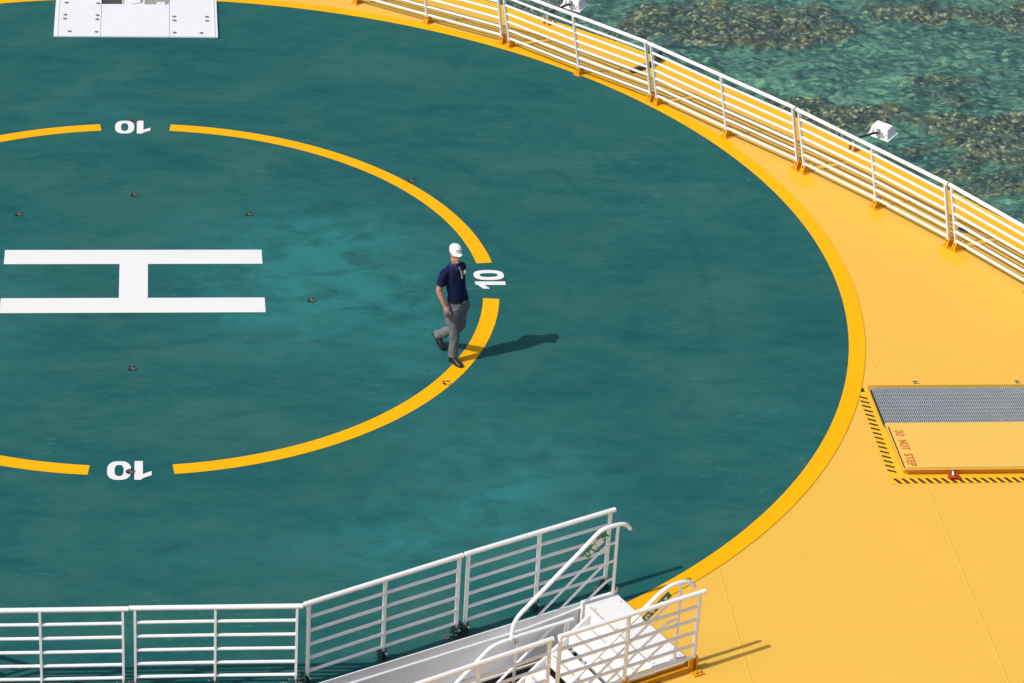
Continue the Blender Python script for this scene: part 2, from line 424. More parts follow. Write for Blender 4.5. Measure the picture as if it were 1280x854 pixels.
# ------------------------------------------------------------------ railings
def rail_panel(label, posts, rails, lean, H, top_over, bracket, group, bent=False, zb=DECK_Z, rt_=0.031, rm=0.0205, cat='railing', foot=0.12, extra_low=True):
    """posts: list of ground points (Vector). lean: Vector added at height H. rails: fractions of H."""
    root = thing('railing_panel', label, cat, (posts[0] + posts[-1]) / 2 * 1.0, group)
    root.location.z = zb; ORIGIN[root.name] = Vector(root.location)
    d = (posts[-1] - posts[0]).normalized(); nrm = Vector((d.y, -d.x, 0))
    def at(p, f): return p + lean * f + Vector((0, 0, H * f))
    m = MB()
    m.tube([at(posts[0], 1) - d * top_over[0], at(posts[0], 1), at(posts[-1], 1), at(posts[-1], 1) + d * top_over[1]], rt_, 12)
    m.build('handrail', M['white'], root)
    for f in rails:
        m = MB()
        for a_, b_ in zip(posts[:-1], posts[1:]): m.tube([at(a_, f) + d * 0.012, at(b_, f) - d * 0.012], rm, 8)
        m.build('rail', M['white'], root)
    for p in posts:
        m = MB(); m.beam(at(p, foot / H), at(p, 1.0 - 0.02 / H), 0.028, 0.050, d)
        m.build('post', M['white'], root)
    axis = (lean + Vector((0, 0, H))).normalized()
    for k, p in enumerate(posts):
        m = MB(); base = Vector((p.x, p.y, zb))
        if bracket == 'far':
            for s_ in (-1, 1):
                q = base + d * 0.028 * s_
                vs = []
                for e in (-0.008, 0.008):
                    for (x, z) in ((-0.085, 0), (0.085, 0), (0.075, 0.09), (0.03, 0.175), (-0.03, 0.175), (-0.075, 0.09)):
                        vs.append(q + d * e + nrm * x + Vector((0, 0, z)))
                m.add(vs, [(0, 1, 2, 3, 4, 5), (11, 10, 9, 8, 7, 6)] + [(i, (i + 1) % 6, 6 + (i + 1) % 6, 6 + i) for i in range(6)])
            m.box(base + Vector((0, 0, 0.008)), 0.14, 0.21, 0.016, d, nrm)
            m.box(base + Vector((0, 0, 0.045)), 0.044, 0.15, 0.09, d, nrm)
            m.disc(base + Vector((0, 0, 0.12)) - d * 0.058, 0.016, 0.116, 10, d)
            o = m.build('hinge_bracket', M['lug'], root)
        elif bracket == 'near':
            for s_ in (-1, 1):
                q = base + d * 0.034 * s_ - d * 0.02
                m.box(q + Vector((0, 0, 0.09)), 0.012, 0.10, 0.18, d, nrm)
            m.box(base + Vector((0, 0, 0.008)), 0.13, 0.16, 0.016, d, nrm)
            o = m.build('hinge_bracket', M['lugteal'], root)
            b_ = MB()
            b_.beam(base + Vector((0, 0, 0.02)) + d * 0.022, base + Vector((0, 0, foot + 0.01)) + d * 0.022, 0.028, 0.016, d)
            b_.disc(base + Vector((0, 0, 0.12)) - d * 0.085, 0.015, 0.05, 10, d)
            b_.disc(base + nrm * 0.05 + Vector((0, 0, 0.13)), 0.013, 0.03, 10, nrm)
            if k in (0, len(posts) - 1):
                s_ = -1 if k else 1
                b_.tube([base - d * 0.09 + nrm * .03 + Vector((0, 0, 0.075)), base - d * 0.16 + nrm * .03 + Vector((0, 0, 0.095)), base - d * 0.20 + nrm * .03 + Vector((0, 0, 0.06)), base - d * 0.14 + nrm * .05 + Vector((0, 0, 0.045))], 0.014, 8)
            b_.build('bolt', M['steel'], o)
        elif bracket == 'orange':
            m.box(base + Vector((0, 0, 0.105)) + d * 0.026, 0.014, 0.10, 0.21, d, nrm)
            m.box(base + Vector((0, 0, 0.095)) - d * 0.036, 0.014, 0.08, 0.19, d, nrm)
            m.box(base + Vector((0, 0, 0.010)) + nrm * 0.03, 0.14, 0.24, 0.02, d, nrm)
            m.disc(base + Vector((0, 0, 0.02)) + nrm * 0.11 + d * 0.03, 0.016, 0.03, 8)
            m.disc(base + Vector((0, 0, 0.02)) + nrm * 0.11 - d * 0.03, 0.016, 0.03, 8)
            o = m.build('base_bracket', M['lug'], root)
    return root

FAR_RAILS = [0.862, 0.715, 0.572, 0.434, 0.286, 0.140]
NEAR_RAILS = [0.828, 0.660, 0.492, 0.326, 0.165]
def V2(x, y): return Vector((x, y, 0))
far = [
    ('white railing panel above the steps at the top edge, left of the cut off floodlight', [V2(1.85, 10.85), V2(2.85, 10.58), V2(3.72, 10.24)]),
    ('white leaning railing panel whose right end is cut by the top of the photo', [V2(3.80, 10.20), V2(4.978, 9.374), V2(6.189, 8.531)]),
    ('white leaning railing panel in front of the topmost floodlight', [V2(6.312, 8.383), V2(7.369, 7.271), V2(8.429, 6.225)]),
    ('white leaning railing panel right of the folded dark steel arm', [V2(8.524, 6.102), V2(9.481, 4.897), V2(10.43, 3.736)]),
    ('white leaning railing panel in front of the right hand floodlight over the water', [V2(10.517, 3.594), V2(11.42, 2.37), V2(12.277, 1.088)]),
    ('white leaning railing panel beside the small grey deck cap at the right edge', [V2(12.366, 0.958), V2(13.16, -0.39), V2(13.93, -1.72)]),
]
far[0] = ('white railing panel along the far rim beyond the white landing plate', far[0][1])
for lab, ps in far[1:]:
    d = (ps[-1] - ps[0]).normalized(); nin = Vector((d.y, -d.x, 0)); nin = nin if nin.dot(ps[1]) < 0 else -nin
    H = 1.15
    rail_panel(lab, ps, FAR_RAILS, nin * 0.295, H, (0.05, 0.05), 'far', 'leaning railing panels along the far deck edge', zb=DECK_Z)

near_ = [
    ('white railing panel at the lower left corner, cut by the photo edge', [V2(-1.93, -9.99), V2(-0.992, -9.997), V2(-0.054, -9.993)], (0.05, 0.067)),
    ('white level railing panel between the corner panel and the sloping row, over teal deck', [V2(0.083, -9.979), V2(1.0, -9.977), V2(1.937, -9.984)], (0.067, 0.067)),
    ('white railing panel slanting up from the level pair along the grey stairwell side', [V2(2.075, -9.926), V2(2.99, -9.452), V2(3.898, -8.991)], (0.06, 0.048)),
    ('white railing panel on the teal deck ending behind the stair handrail with green sign', [V2(4.013, -8.93), V2(4.917, -8.473), V2(5.83, -8.034)], (0.048, 0.065)),
]
for lab, ps, ov in near_:
    rail_panel(lab, ps, NEAR_RAILS, Vector((0, 0, 0)), 1.15, ov, 'near', 'upright railing panels along the near deck edge', zb=0.0, foot=0.13)
# its mirror twin just outside the frame throws the crossed shadows at the lower left
rail_panel('white railing panel slanting away left of the corner panel', [V2(-2.06, -9.93), V2(-2.99, -9.452), V2(-3.898, -8.991)], NEAR_RAILS, Vector((0, 0, 0)), 1.15, (0.05, 0.05), 'near', 'upright railing panels along the near deck edge', zb=0.0, foot=0.13)

# guard in front of the stairwell (lies nearest the camera)
ga = [st(-1.842, 1.61), st(-0.895, 1.61), st(0.102, 1.61)]
rail_panel('white guard railing with orange feet in front of the white stair landing', ga, NEAR_RAILS, Vector((0, 0, 0)), 1.10, (0.02, 0.075), 'orange', 'guard railings on the open side of the stairwell', foot=0.18)
gb = [st(-3.92, 1.66), st(-2.95, 1.64), st(-1.985, 1.61)]
rail_panel('white guard railing lower left of the landing, cut by the bottom of the photo', gb, NEAR_RAILS, Vector((0, 0, 0)), 1.10, (0.05, 0.045), 'orange', 'guard railings on the open side of the stairwell', foot=0.18)

# ------------------------------------------------------------------ stairs
LZ = 0.11
stair = thing('staircase', 'white steel staircase with landing going down beside the teal deck', 'staircase', st(-1, 0.8, 0))
m = MB()
m.prism([tuple(st(a, b)[:2]) for a, b in ((-0.40, -0.10), (0.085, -0.10), (0.085, 1.46), (0.07, 1.53), (0.0, 1.56), (-0.40, 1.56))], LZ - 0.03, LZ)
m.build('landing', M['step'], stair, bevel=0.006)
m = MB()
for b_ in (0.15, 0.62, 1.10, 1.42):
    for a_ in (-0.34, 0.03): m.disc(st(a_, b_, LZ), 0.013, 0.006, 10)
m.box(st(-0.375, 0.73, LZ + 0.002), 0.03, 1.3, 0.003, S, T_)
m.build('landing_trim', M['nosing'], stair)
m = MB(); m.prism([tuple(st(a, b)[:2]) for a, b in ((-0.82, 1.50), (-0.404, 1.50), (-0.404, 1.565), (-0.82, 1.565))], LZ - 0.03, LZ)
m.build('side_plate', M['step'], stair)
m = MB()
m.prism([tuple(st(a, b)[:2]) for a, b in ((-0.86, 1.44), (0.02, 1.44), (0.02, 1.535), (-0.86, 1.535))], DECK_Z - 0.3, LZ - 0.032)
m.prism([tuple(st(a, b)[:2]) for a, b in ((-0.86, 1.537), (0.05, 1.537), (0.05, 1.63), (-0.86, 1.63))], DECK_Z, DECK_Z + 0.03)
m.build('base_step', M['lug'], stair)
m = MB(); m.prism([tuple(st(a, b)[:2]) for a, b in ((-0.398, -0.10), (-0.385, -0.10), (-0.385, 1.43), (-0.398, 1.43))], -1.6, LZ - 0.033); m.build('end_plate', M['step'], stair)
RUN, DROP = 0.30, 0.212
for k in range(9):
    a1 = -0.405 - RUN * k; z1 = LZ - DROP * (k + 1)
    m = MB()
    m.prism([tuple(st(a, b)[:2]) for a, b in ((a1 - RUN, 0.165), (a1 - 0.045, 0.165), (a1 - 0.045, 1.475), (a1 - RUN, 1.475))], z1 - 0.025, z1)
    m.build('tread', M['step'], stair, bevel=0.004)
    m = MB(); m.prism([tuple(st(a, b)[:2]) for a, b in ((a1 - RUN + 0.012, 0.24), (a1 - RUN + 0.050, 0.24), (a1 - RUN + 0.050, 1.40), (a1 - RUN + 0.012, 1.40))], z1 + 0.001, z1 + 0.004); m.build('nosing', M['nosing'], stair)
    m = MB()
    zt = LZ - DROP * k - (0.031 if k == 0 else 0.026)
    m.prism([tuple(st(a, b)[:2]) for a, b in ((a1 - 0.012, 0.168), (a1 - 0.001, 0.168), (a1 - 0.001, 1.472), (a1 - 0.012, 1.472))], zt - (0.165 if k < 1 else 0.150 if k < 2 else 0.120), zt)
    m.build('riser', M['step'], stair)
for b0, b1 in ((0.125, 0.160), (1.480, 1.495)):
    m = MB()
    prof = [(-0.30, LZ - 0.033), (-0.62, LZ - 0.033 ), (-0.72, LZ - 0.14), (-3.40, LZ - 0.14 - 2.68 * DROP / RUN), (-3.40, LZ - 0.50 - 2.68 * DROP / RUN), (-0.62, LZ - 0.42), (-0.30, LZ - 0.30)]
    if b0 < 1: prof[1] = (-0.36, LZ - 0.033); prof[2] = (-0.42, LZ - 0.05); prof[3] = (-3.40, LZ - 0.05 - 2.98 * DROP / RUN)
    k = len(prof)
    vs = [st(a, b0, z) for a, z in prof] + [st(a, b1, z) for a, z in prof]
    m.add(vs, [tuple(range(k)), tuple(range(k, 2 * k))[::-1]] + [(i, (i + 1) % k, k + (i + 1) % k, k + i) for i in range(k)])
    m.build('stringer', M['step'], stair, smooth=0, triangulate=True)
# grey side of the helideck along the stairwell
cm = thing('stairwell_coaming', 'pale grey steel side wall of the stairwell below the teal deck edge', 'wall', st(-2, -0.15, -0.2))
m = MB(); m.prism([tuple(st(a, b)[:2]) for a, b in ((-4.6, -0.125), (0.075, -0.125), (0.075, -0.11), (-4.6, -0.11))], -0.55, 0.065)
m.build('wall', M['fascia'], cm)
m = MB(); m.tube([st(-4.6, -0.100, -0.07), st(-1.2, -0.100, -0.06), st(-0.7, -0.100, -0.025), st(-0.25, -0.098, 0.02), st(0.06, -0.095, 0.02)], 0.014, 8)
m.build('lip', M['white'], cm)
m = MB(); m.prism([tuple(st(a, b)[:2]) for a, b in ((-4.6, -0.10), (-0.41, -0.10), (-0.41, -0.055), (-4.6, -0.055))], -0.62, -0.59)
m.build('lower_flange', M['white'], cm)
m = MB(); m.prism([tuple(st(a, b)[:2]) for a, b in ((-4.6, -0.13), (-0.41, -0.13), (-0.41, -0.102), (-4.6, -0.102))], -0.60, -0.552)
m.build('gap_shade_strip', M['black'], cm)  # black strip painted for the shadow line under the wall
m = MB(); m.prism([tuple(st(a, b)[:2]) for a, b in ((-4.8, -0.30), (-0.41, -0.30), (-0.41, -0.17), (-4.8, -0.17))], -2.9, -0.64)
m.build('lower_wall', M['brown'], cm)
m = MB()
for a_ in (-3.62, -3.44):
    m.box(st(a_, -0.11, -0.16), 0.12, 0.05, 0.05, S, T_); m.disc(st(a_ + .05, -0.10, -0.15), 0.022, 0.07, 10, T_)
    m.tube([st(a_ - .08, -0.09, -0.18), st(a_ + .07, -0.07, -0.13)], 0.012, 6)
m.build('latch', M['steel'], cm)

def smooth_path(pts, it=2):
    p = [Vector(x) for x in pts]
    for _ in range(it):
        q = [p[0]]
        for a_, b_ in zip(p[:-1], p[1:]): q += [a_ * .75 + b_ * .25, a_ * .25 + b_ * .75]
        q.append(p[-1]); p = q
    return p

def tubepath(pts, r=0.027, seg=12, it=2):
    m = MB(); m.tube(smooth_path(pts, it), r, seg); return m

B1 = -0.03
def h1(a, z): return st(a + 0.028, B1, z - 0.03)
hr = thing('stair_handrail', 'white tubular stair handrail beside the teal deck with a green sign and a stepped bend', 'handrail', h1(-0.005, 0.06))
tubepath([h1(0.182, 1.045), h1(0.135, 1.11), h1(0.06, 1.155), h1(-0.10, 1.165), h1(-0.25, 1.155), h1(-0.38, 1.05), h1(-0.45, 0.99), h1(-1.25, 0.35), h1(-1.38, 0.245), h1(-1.44, 0.13), h1(-1.445, 0.02), h1(-1.455, -0.075), h1(-1.50, -0.062),
          h1(-1.61, -0.065), h1(-1.755, -0.09), h1(-1.90, -0.22), h1(-2.20, -0.46), h1(-3.4, -1.42)]).build('handrail', M['white'], hr)
mp = MB(); mp.tube([h1(-0.003, 0.10), h1(-0.003, 1.14)], 0.021, 12); mp.build('post', M['white'], hr)
mp = MB(); mp.tube([h1(-1.378, -1.3), h1(-1.378, -0.16)], 0.022, 12); mp.build('post', M['white'], hr)
mp = MB(); mp.disc(h1(-1.378, -0.155), 0.027, 0.04, 12); mp.disc(h1(-1.378, -0.10), 0.024, 0.03, 12); mp.build('clamp', M['steel'], hr)
for (z, ab) in ((0.905, -0.17), (0.64, -0.18), (0.378, -0.12)):
    e = (z - 0.12) / 0.815
    tubepath([h1(-0.015, z), h1(ab + 0.04, z), h1(ab - 0.06, z - 0.06), h1(ab - e, z - e * 0.815)], 0.015, 8, 2).build('rail', M['white'], hr)
mp = MB(); mp.box(h1(0.0, LZ + 0.022), 0.14, 0.09, 0.012, S, T_); mp.box(h1(0.045, LZ + 0.07), 0.02, 0.03, 0.12, S, T_)
mp.build('foot_plate', M['steel'], hr)
gr = thing('grab_rail', 'short white level grab rail low against the grey stairwell side', 'handrail', st(-1.0, 0.10, 0))
mp = MB(); mp.tube([st(-1.52, 0.10, 0.03), st(-0.63, 0.10, 0.035)], 0.022, 10); mp.build('rail', M['white'], gr)
for a_ in (-0.74, -0.70):
    mp = MB(); mp.tube([st(a_, 0.10, 0.02), st(a_ - 0.0, 0.10, -0.35)], 0.012, 8); mp.build('post', M['white'], gr)
tubepath([st(-0.88, 0.10, 0.02), st(-1.0, 0.10, -0.05), st(-2.6, 0.10, -1.3)], 0.016, 8, 1).build('rail', M['white'], gr)

B2 = 1.47
def h2(a, z): return st(a, B2, z)
hr2_ = thing('stair_handrail', 'white tubular stair handrail over the yellow deck with a green sign, behind the guard railing', 'handrail', h2(-0.08, 0.14))
tubepath([h2(0.117, 1.10), h2(0.075, 1.165), h2(0.0, 1.21), h2(-0.12, 1.225), h2(-0.27, 1.215), h2(-0.40, 1.14), h2(-0.46, 1.095), h2(-1.369, 0.405), h2(-2.6, -0.53)]).build('handrail', M['white'], hr2_)
mp = MB(); mp.tube([h2(-0.078, 0.12), h2(-0.078, 1.21)], 0.021, 12); mp.build('post', M['white'], hr2_)
mp = MB(); mp.tube([h2(-1.45, -0.95), h2(-1.45, 0.36)], 0.021, 12); mp.build('post', M['white'], hr2_)
for (z, ab) in ((0.965, -0.25), (0.70, -0.25), (0.43, -0.25)):
    tubepath([h2(-0.09, z), h2(ab + 0.04, z), h2(ab - 0.06, z - 0.06), h2(ab - 1.2, z - 1.2 * 0.76)], 0.015, 8, 2).build('rail', M['white'], hr2_)
mp = MB(); mp.box(h2(-0.08, LZ + 0.008), 0.13, 0.11, 0.012, S, T_); mp.build('foot_plate', M['step'], hr2_)

# green safety signs hung under the handrails
def safety_sign(label, hf, a_hi, z_hi, ln, slope, tdir):
    d = (S * -1 + Vector((0, 0, -slope))).normalized()          # along the rail, downwards
    nrm = T_
    q = d.cross(nrm).normalized(); q = q if q.z < 0 else -q       # across the rail, downwards
    c0 = hf(a_hi, z_hi) + q * 0.035 + nrm * 0.012
    root = thing('safety_sign', label, 'sign', c0, 'green safety signs under the stair handrails')
    mb = MB(); mb.box(c0 + d * ln / 2 + q * 0.05, ln, 0.10, 0.006, d, q, nrm); mb.build('plate', M['sign'], root)
    return root, c0, d, q, nrm
def sign_marks(root, c0, d, q, nrm, rects):
    mb = MB()
    for (u0, u1, v0, v1) in rects:
        mb.box(c0 + d * (u0 + u1) / 2 + q * (v0 + v1) / 2 + nrm * 0.005, u1 - u0, v1 - v0, 0.004, d, q, nrm)
    mb.build('pictogram', M['signwhite'], root, smooth=0)
r_, c0, d_, q_, n_ = safety_sign('green and white sign under the handrail beside the teal deck', h1, -0.215, 1.145, 0.40, 0.815, 1)
sign_marks(r_, c0, d_, q_, n_, [(0.09, 0.190, 0.004, 0.096), (0.19, 0.255, 0.03, 0.07), (0.20, 0.255, 0.006, 0.029), (0.205, 0.24, 0.062, 0.094), (0.27, 0.315, 0.03, 0.09), (0.33, 0.355, 0.006, 0.06), (0.06, 0.085, 0.04, 0.06), (0.375, 0.394, 0.01, 0.09), (0.02, 0.05, 0.062, 0.094)])
r_, c0, d_, q_, n_ = safety_sign('green and white sign under the handrail above the yellow deck', h2, -0.29, 1.185, 0.44, 0.76, 1)
sign_marks(r_, c0, d_, q_, n_, [(0.345, 0.415, 0.02, 0.045), (0.345, 0.36, 0.046, 0.082), (0.385, 0.415, 0.050, 0.082), (0.265, 0.325, 0.022, 0.05), (0.275, 0.30, 0.055, 0.084), (0.205, 0.235, 0.02, 0.08), (0.135, 0.17, 0.02, 0.045), (0.06, 0.10, 0.03, 0.08)])

# ------------------------------------------------------------------ far white landing plate
pl = thing('landing_plate', 'white bolted landing plate on the far rim of the teal deck at the top', 'landing plate', (0, 9.2, 0))
for (x0, x1, y1) in ((-1.383, -0.602, 10.5), (-0.598, 0.556, 9.985), (0.560, 1.368, 10.19)):
    m = MB(); m.prism([(x0, 8.63), (x1, 8.63), (x1, y1), (x0, y1)], 0.005, 0.035); m.build('panel', M['plate'], pl, bevel=0.005)
m = MB(); m.prism([(1.30, 8.64), (1.318, 8.64), (1.318, 10.18), (1.30, 10.18)], 0.036, 0.044); m.prism([(-1.335, 8.64), (-1.32, 8.64), (-1.32, 10.48), (-1.335, 10.48)], 0.036, 0.042)
m.build('edge_bar', M['plate'], pl)
PB = [(-1.20, 10.02), (-0.66, 10.0), (-1.21, 9.50), (-0.665, 9.49), (-1.212, 9.335), (-0.668, 9.315), (-1.12, 8.80), (-0.672, 8.79), (0.635, 9.45), (1.19, 9.45), (0.637, 9.29), (1.195, 9.28), (0.638, 8.775), (1.09, 8.77)]
for x, y in PB:
    m = MB()
    m.tube([Vector((x + 0.028 * math.cos(t), y + 0.028 * math.sin(t), 0.038)) for t in [2 * PI * k / 12 for k in range(12)]], 0.008, 6, closed=True)
    m.disc((x - 0.006, y, 0.034), 0.019, 0.010, 8)
    m.build('bolt', M['rust'], pl)
# what shows of the far stairs in the notch behind it
fs = thing('far_stairs', 'white top of the stairs in the dark opening behind the white plate', 'staircase', (0, 10.4, 0))
m = MB(); m.prism([(-0.585, 10.0), (0.545, 10.0), (0.545, 11.85), (-0.585, 11.85)], -1.5, -1.45); m.build('well_floor', M['black'], fs)  # floor painted black for the shade down the opening
m = MB(); m.prism([(-0.24, 10.03), (0.14, 10.03), (0.14, 10.7), (-0.24, 10.7)], -0.10, -0.07); m.build('tread', M['step'], fs)
for x in (-0.235, 0.13):
    m = MB(); m.tube([(x, 10.15, -0.08), (x, 10.15, 0.3), (x, 10.9, 0.3)], 0.02, 8); m.build('post', M['white'], fs)
m = MB(); m.prism([(0.30, 10.05), (0.54, 10.05), (0.54, 10.5), (0.34, 10.5)], -0.20, -0.14); m.build('kick_plate', M['step'], fs)

# ------------------------------------------------------------------ hatch
HX0, HX1 = 10.17, 12.95
hz = DECK_Z
hb = thing('deck_hatch', 'yellow raised deck hatch with grey grating and a lid reading DO NOT STEP', 'hatch', (11.5, -4.3, hz))
m = MB(); m.prism([(10.085, -3.165), (HX1 + .06, -3.165), (HX1 + .06, -3.225), (10.125, -3.225)], hz, hz + 0.085); m.build('back_coaming', M['deck'], hb)
m = MB(); m.prism([(HX0 - .01, -3.245), (HX1, -3.245), (HX1, -4.225), (HX0 - .01, -4.225)], hz + 0.003, hz + 0.006); m.build('drip_pan', M['pan'], hb, smooth=0)
m = MB()
x = HX0 + 0.012
k = 0
while x < HX1:
    m.box((x, -3.735, hz + 0.035), 0.007, 0.93, 0.026); x += 0.0285; k += 1
y = -3.30
while y > -4.18:
    m.box(((HX0 + HX1) / 2, y, hz + 0.0445), HX1 - HX0 - 0.01, 0.007, 0.006); y -= 0.098
m.build('grating', M['galv'], hb, smooth=0)
m = MB()
m.box(((HX0 + HX1) / 2, -3.262, hz + 0.032), HX1 - HX0, 0.012, 0.05); m.box(((HX0 + HX1) / 2, -4.218, hz + 0.032), HX1 - HX0, 0.034, 0.05)
m.build('grating_frame', M['galv'], hb, smooth=0)
m = MB(); m.box((HX0 - 0.004, -3.735, hz + 0.025), 0.014, 0.93, 0.04); m.build('edge_gap_shade', M['black'], hb, smooth=0)  # black bar stands in for the shaded gap beside the grating
m = MB()
x = HX0 + 0.02
while x < HX1:
    m.box((x, -3.275, hz + 0.056), 0.012, 0.012, 0.016); x += 0.0285
m.build('serrated_edge', M['galv'], hb, smooth=0)
m = MB(); m.prism([(HX0 + 0.0, -4.30), (HX1 - .03, -4.30), (HX1 - .03, -5.415), (HX0 + 0.0, -5.415)], hz, hz + 0.092); m.build('coaming', M['lug'], hb, smooth=0)  # orange colour carries the shade under the lid overhang
m = MB(); m.prism([(HX0 - 0.018, -4.285), (HX1, -4.285), (HX1, -5.475), (HX0 - 0.018, -5.475)], hz + 0.094, hz + 0.118)
lid = m.build('lid', M['lid'], hb, bevel=0.004)
m = MB(); m.prism([(HX0 - 0.012, -4.40), (HX0 + 0.004, -4.40), (HX0 + 0.004, -5.455), (HX0 - 0.012, -5.455)], hz + 0.119, hz + 0.122)
m.prism([(HX0 + 0.012, -5.452), (HX1, -5.452), (HX1, -5.458), (HX0 + 0.012, -5.458)], hz + 0.119, hz + 0.121)
m.build('lid_gap_shade', M['black'], lid, smooth=0)  # black lines laid on the lid for the shaded gap around it
for word, y0_, y1_ in (('DO', -4.50, -4.645), ('NOT', -4.745, -4.995), ('STEP', -5.095, -5.41)):
    vs, fsx = text_mesh(word, 0.125, 'lettering')
    x0_ = min(v.x for v in vs); sx_ = (y0_ - y1_) / (max(v.x for v in vs) - x0_)
    m = MB(); m.add([(10.232 + v.y * 1.28, y0_ - (v.x - x0_) * sx_, hz + 0.122) for v in vs], fsx); m.build('lettering', M['redtext'], lid, smooth=0)
for x_ in (10.80, 12.25):
    m = MB(); m.tube([(x_, -3.195, hz + 0.085), (x_, -3.195, hz + 0.125)], 0.010, 6); m.tube([(x_ - .035, -3.195, hz + 0.125), (x_ + .035, -3.195, hz + 0.125)], 0.010, 6)
    m.build('handle', M['rust'], hb)
# painted golden border and hazard stripes on the deck
bd = MB(); zb = hz + 0.004
bd.sheet([(9.965, -3.30), (HX0 - 0.02, -3.235), (HX0 - 0.02, -5.50), (9.965, -5.50)], zb)
bd.sheet([(9.965, -5.50), (HX1, -5.50), (HX1, -5.66), (9.965, -5.66)], zb)
bd.sheet([(HX0 - 0.02, -5.24), (HX1, -5.24), (HX1, -5.50), (HX0 - 0.02, -5.50)], zb)
bd.build('hatch_border', M['margin'], deck, smooth=0)
hs = MB(); zs = hz + 0.008
for k in range(17):
    y = -3.375 - k * 0.120
    hs.sheet([(9.972, y), (10.085, y - 0.060), (10.085, y - 0.102), (9.972, y - 0.042)], zs)
hs.sheet([(10.05, -3.165), (10.085, -3.165), (10.085, -3.27), (10.03, -3.27)], zs)
x = 10.0; k = 0
while x < HX1 - 0.1:
    w = 0.046
    hs.sheet([(x, -5.535), (x + w, -5.535), (x + w + 0.062, -5.655), (x + 0.062, -5.655)], zs); x += 0.107
hs.build('hazard_stripes', M['black'], deck, smooth=0)
# red valve in front of the lid
va = thing('valve', 'small red valve with pale stem in front of the hatch lid', 'valve', (10.83, -5.50, hz))
m = MB(); m.tube([(10.82, -5.42, hz + 0.05), (10.82, -5.50, hz + 0.075), (10.82, -5.53, hz + 0.045)], 0.024, 10); m.build('stem', M['steel'], va)
m = MB()
m.disc((10.825, -5.535, hz), 0.030, 0.05, 12)
m.tube([Vector((10.825 + .055 * math.cos(t), -5.545 + .045 * math.sin(t), hz + 0.052)) for t in [2 * PI * k / 14 for k in range(14)]], 0.013, 6, closed=True)
m.box((10.77, -5.54, hz + 0.04), 0.05, 0.06, 0.05); m.box((10.872, -5.56, hz + 0.03), 0.05, 0.05, 0.04)
m.build('handwheel', M['red'], va)

# deck cap, folded arm
dc = thing('pipe_cap', 'small round grey cap on the yellow deck behind the rightmost railing panel', 'pipe cap', (12.612, 1.588, DECK_Z))
m = MB(); m.disc((12.612, 1.588, DECK_Z), 0.085, 0.022, 24); m.build('rim', M['rust'], dc)
m = MB(); m.disc((12.612, 1.588, DECK_Z + 0.0225), 0.066, 0.006, 24); m.build('cover', M['pan'], dc)
fa = thing('folded_arm', 'dark steel arm folded flat on the yellow deck behind the leaning railing', 'steel arm', (8.7, 7.75, DECK_Z))
m = MB(); m.beam((8.24, 7.33, DECK_Z + 0.03), (8.74, 7.68, DECK_Z + 0.06), 0.07, 0.05, (0.57, -0.8, 0)); m.build('arm', M['dark'], fa)
m = MB(); m.box((8.76, 7.80, DECK_Z + 0.09), 0.06, 0.20, 0.14, Vector((0.8, -0.6, 0)), Vector((0.6, 0.8, 0))); m.disc((8.72, 7.70, DECK_Z + .06), 0.035, 0.04, 10, (0.6, .8, 0)); m.build('pivot', M['dark'], fa)

# floodlights on arms over the water
def floodlight(label, base, head, along):
    base = Vector(base); head = Vector(head); n = (head - base); n.z = 0; n.normalize(); al = Vector(along).normalized()
    root = thing('floodlight', label, 'floodlight', base, 'floodlights reaching over the water')
    m = MB()
    for s_ in (-1, 1):
        m.box(base + al * 0.045 * s_ + Vector((0, 0, 0.05)), 0.014, 0.12, 0.10, al, n); 
    m.box(base + Vector((0, 0, 0.008)), 0.16, 0.14, 0.016, al, n); m.build('bracket', M['lug'], root)
    ptop = base + Vector((0, 0, 0.21))
    m = MB(); m.tube([base + Vector((0, 0, 0.02)), ptop], 0.022, 10); m.build('post', M['galv'], root)
    hd = head - n * 0.12
    m = MB(); m.tube([ptop - n * 0.03, hd], 0.020, 10); m.build('arm', M['dark'], root)
    # yoke
    m = MB(); m.tube([hd, hd + n * 0.03 + al * -0.02 + Vector((0, 0, 0.05))], 0.05, 12)
    m.tube([hd + Vector((0, 0, -.02)), hd + al * .10 + n * .05 + Vector((0, 0, -0.07)), hd + al * .16 + n * .08], 0.012, 6); m.build('joint', M['galv'], root)
    # tapered housing, opening facing down and slightly outwards
    az = (Vector((0, 0, 1)) * 0.97 - n * 0.2).normalized()       # back of the lamp
    ay = al.cross(az).normalized(); ay = ay if ay.dot(n) > 0 else -ay
    hc = head + n * 0.05
    def ring4(w, dpt, z): return [hc + al * (w * i) + ay * (dpt * j) + az * z for i, j in ((-1, -1), (1, -1), (1, 1), (-1, 1))]
    m = MB(); q = ring4(.18, .13, -.075) + ring4(.175, .125, -.05) + ring4(.15, .085, .075) + ring4(.137, .072, .09)
    fc = [(0, 1, 2, 3), (12, 13, 14, 15)]
    for r in range(3): fc += [(r * 4 + i, r * 4 + (i + 1) % 4, r * 4 + 4 + (i + 1) % 4, r * 4 + 4 + i) for i in range(4)]
    m.add(q, fc); hs_ = m.build('housing', M['white'], root, bevel=0.008)
    m = MB(); m.box(hc - az * 0.083, 0.41, 0.30, 0.014, al, ay, az); m.build('flange', M['white'], root)
    m = MB(); m.box(hc - az * 0.092, 0.34, 0.25, 0.006, al, ay, az); m.build('lens', M['pan'], root)
    m = MB()
    for i in (-.09, .0, .06): m.box(hc - ay * 0.12 + al * i - az * 0.0, 0.035, 0.03, 0.06, al, ay, az)
    m.build('fin', M['galv'], root)
floodlight('white floodlight on a dark arm over the water at the right', (11.445, 4.378, DECK_Z), (11.98, 4.83, 0.14), (0.70, -0.71, 0))
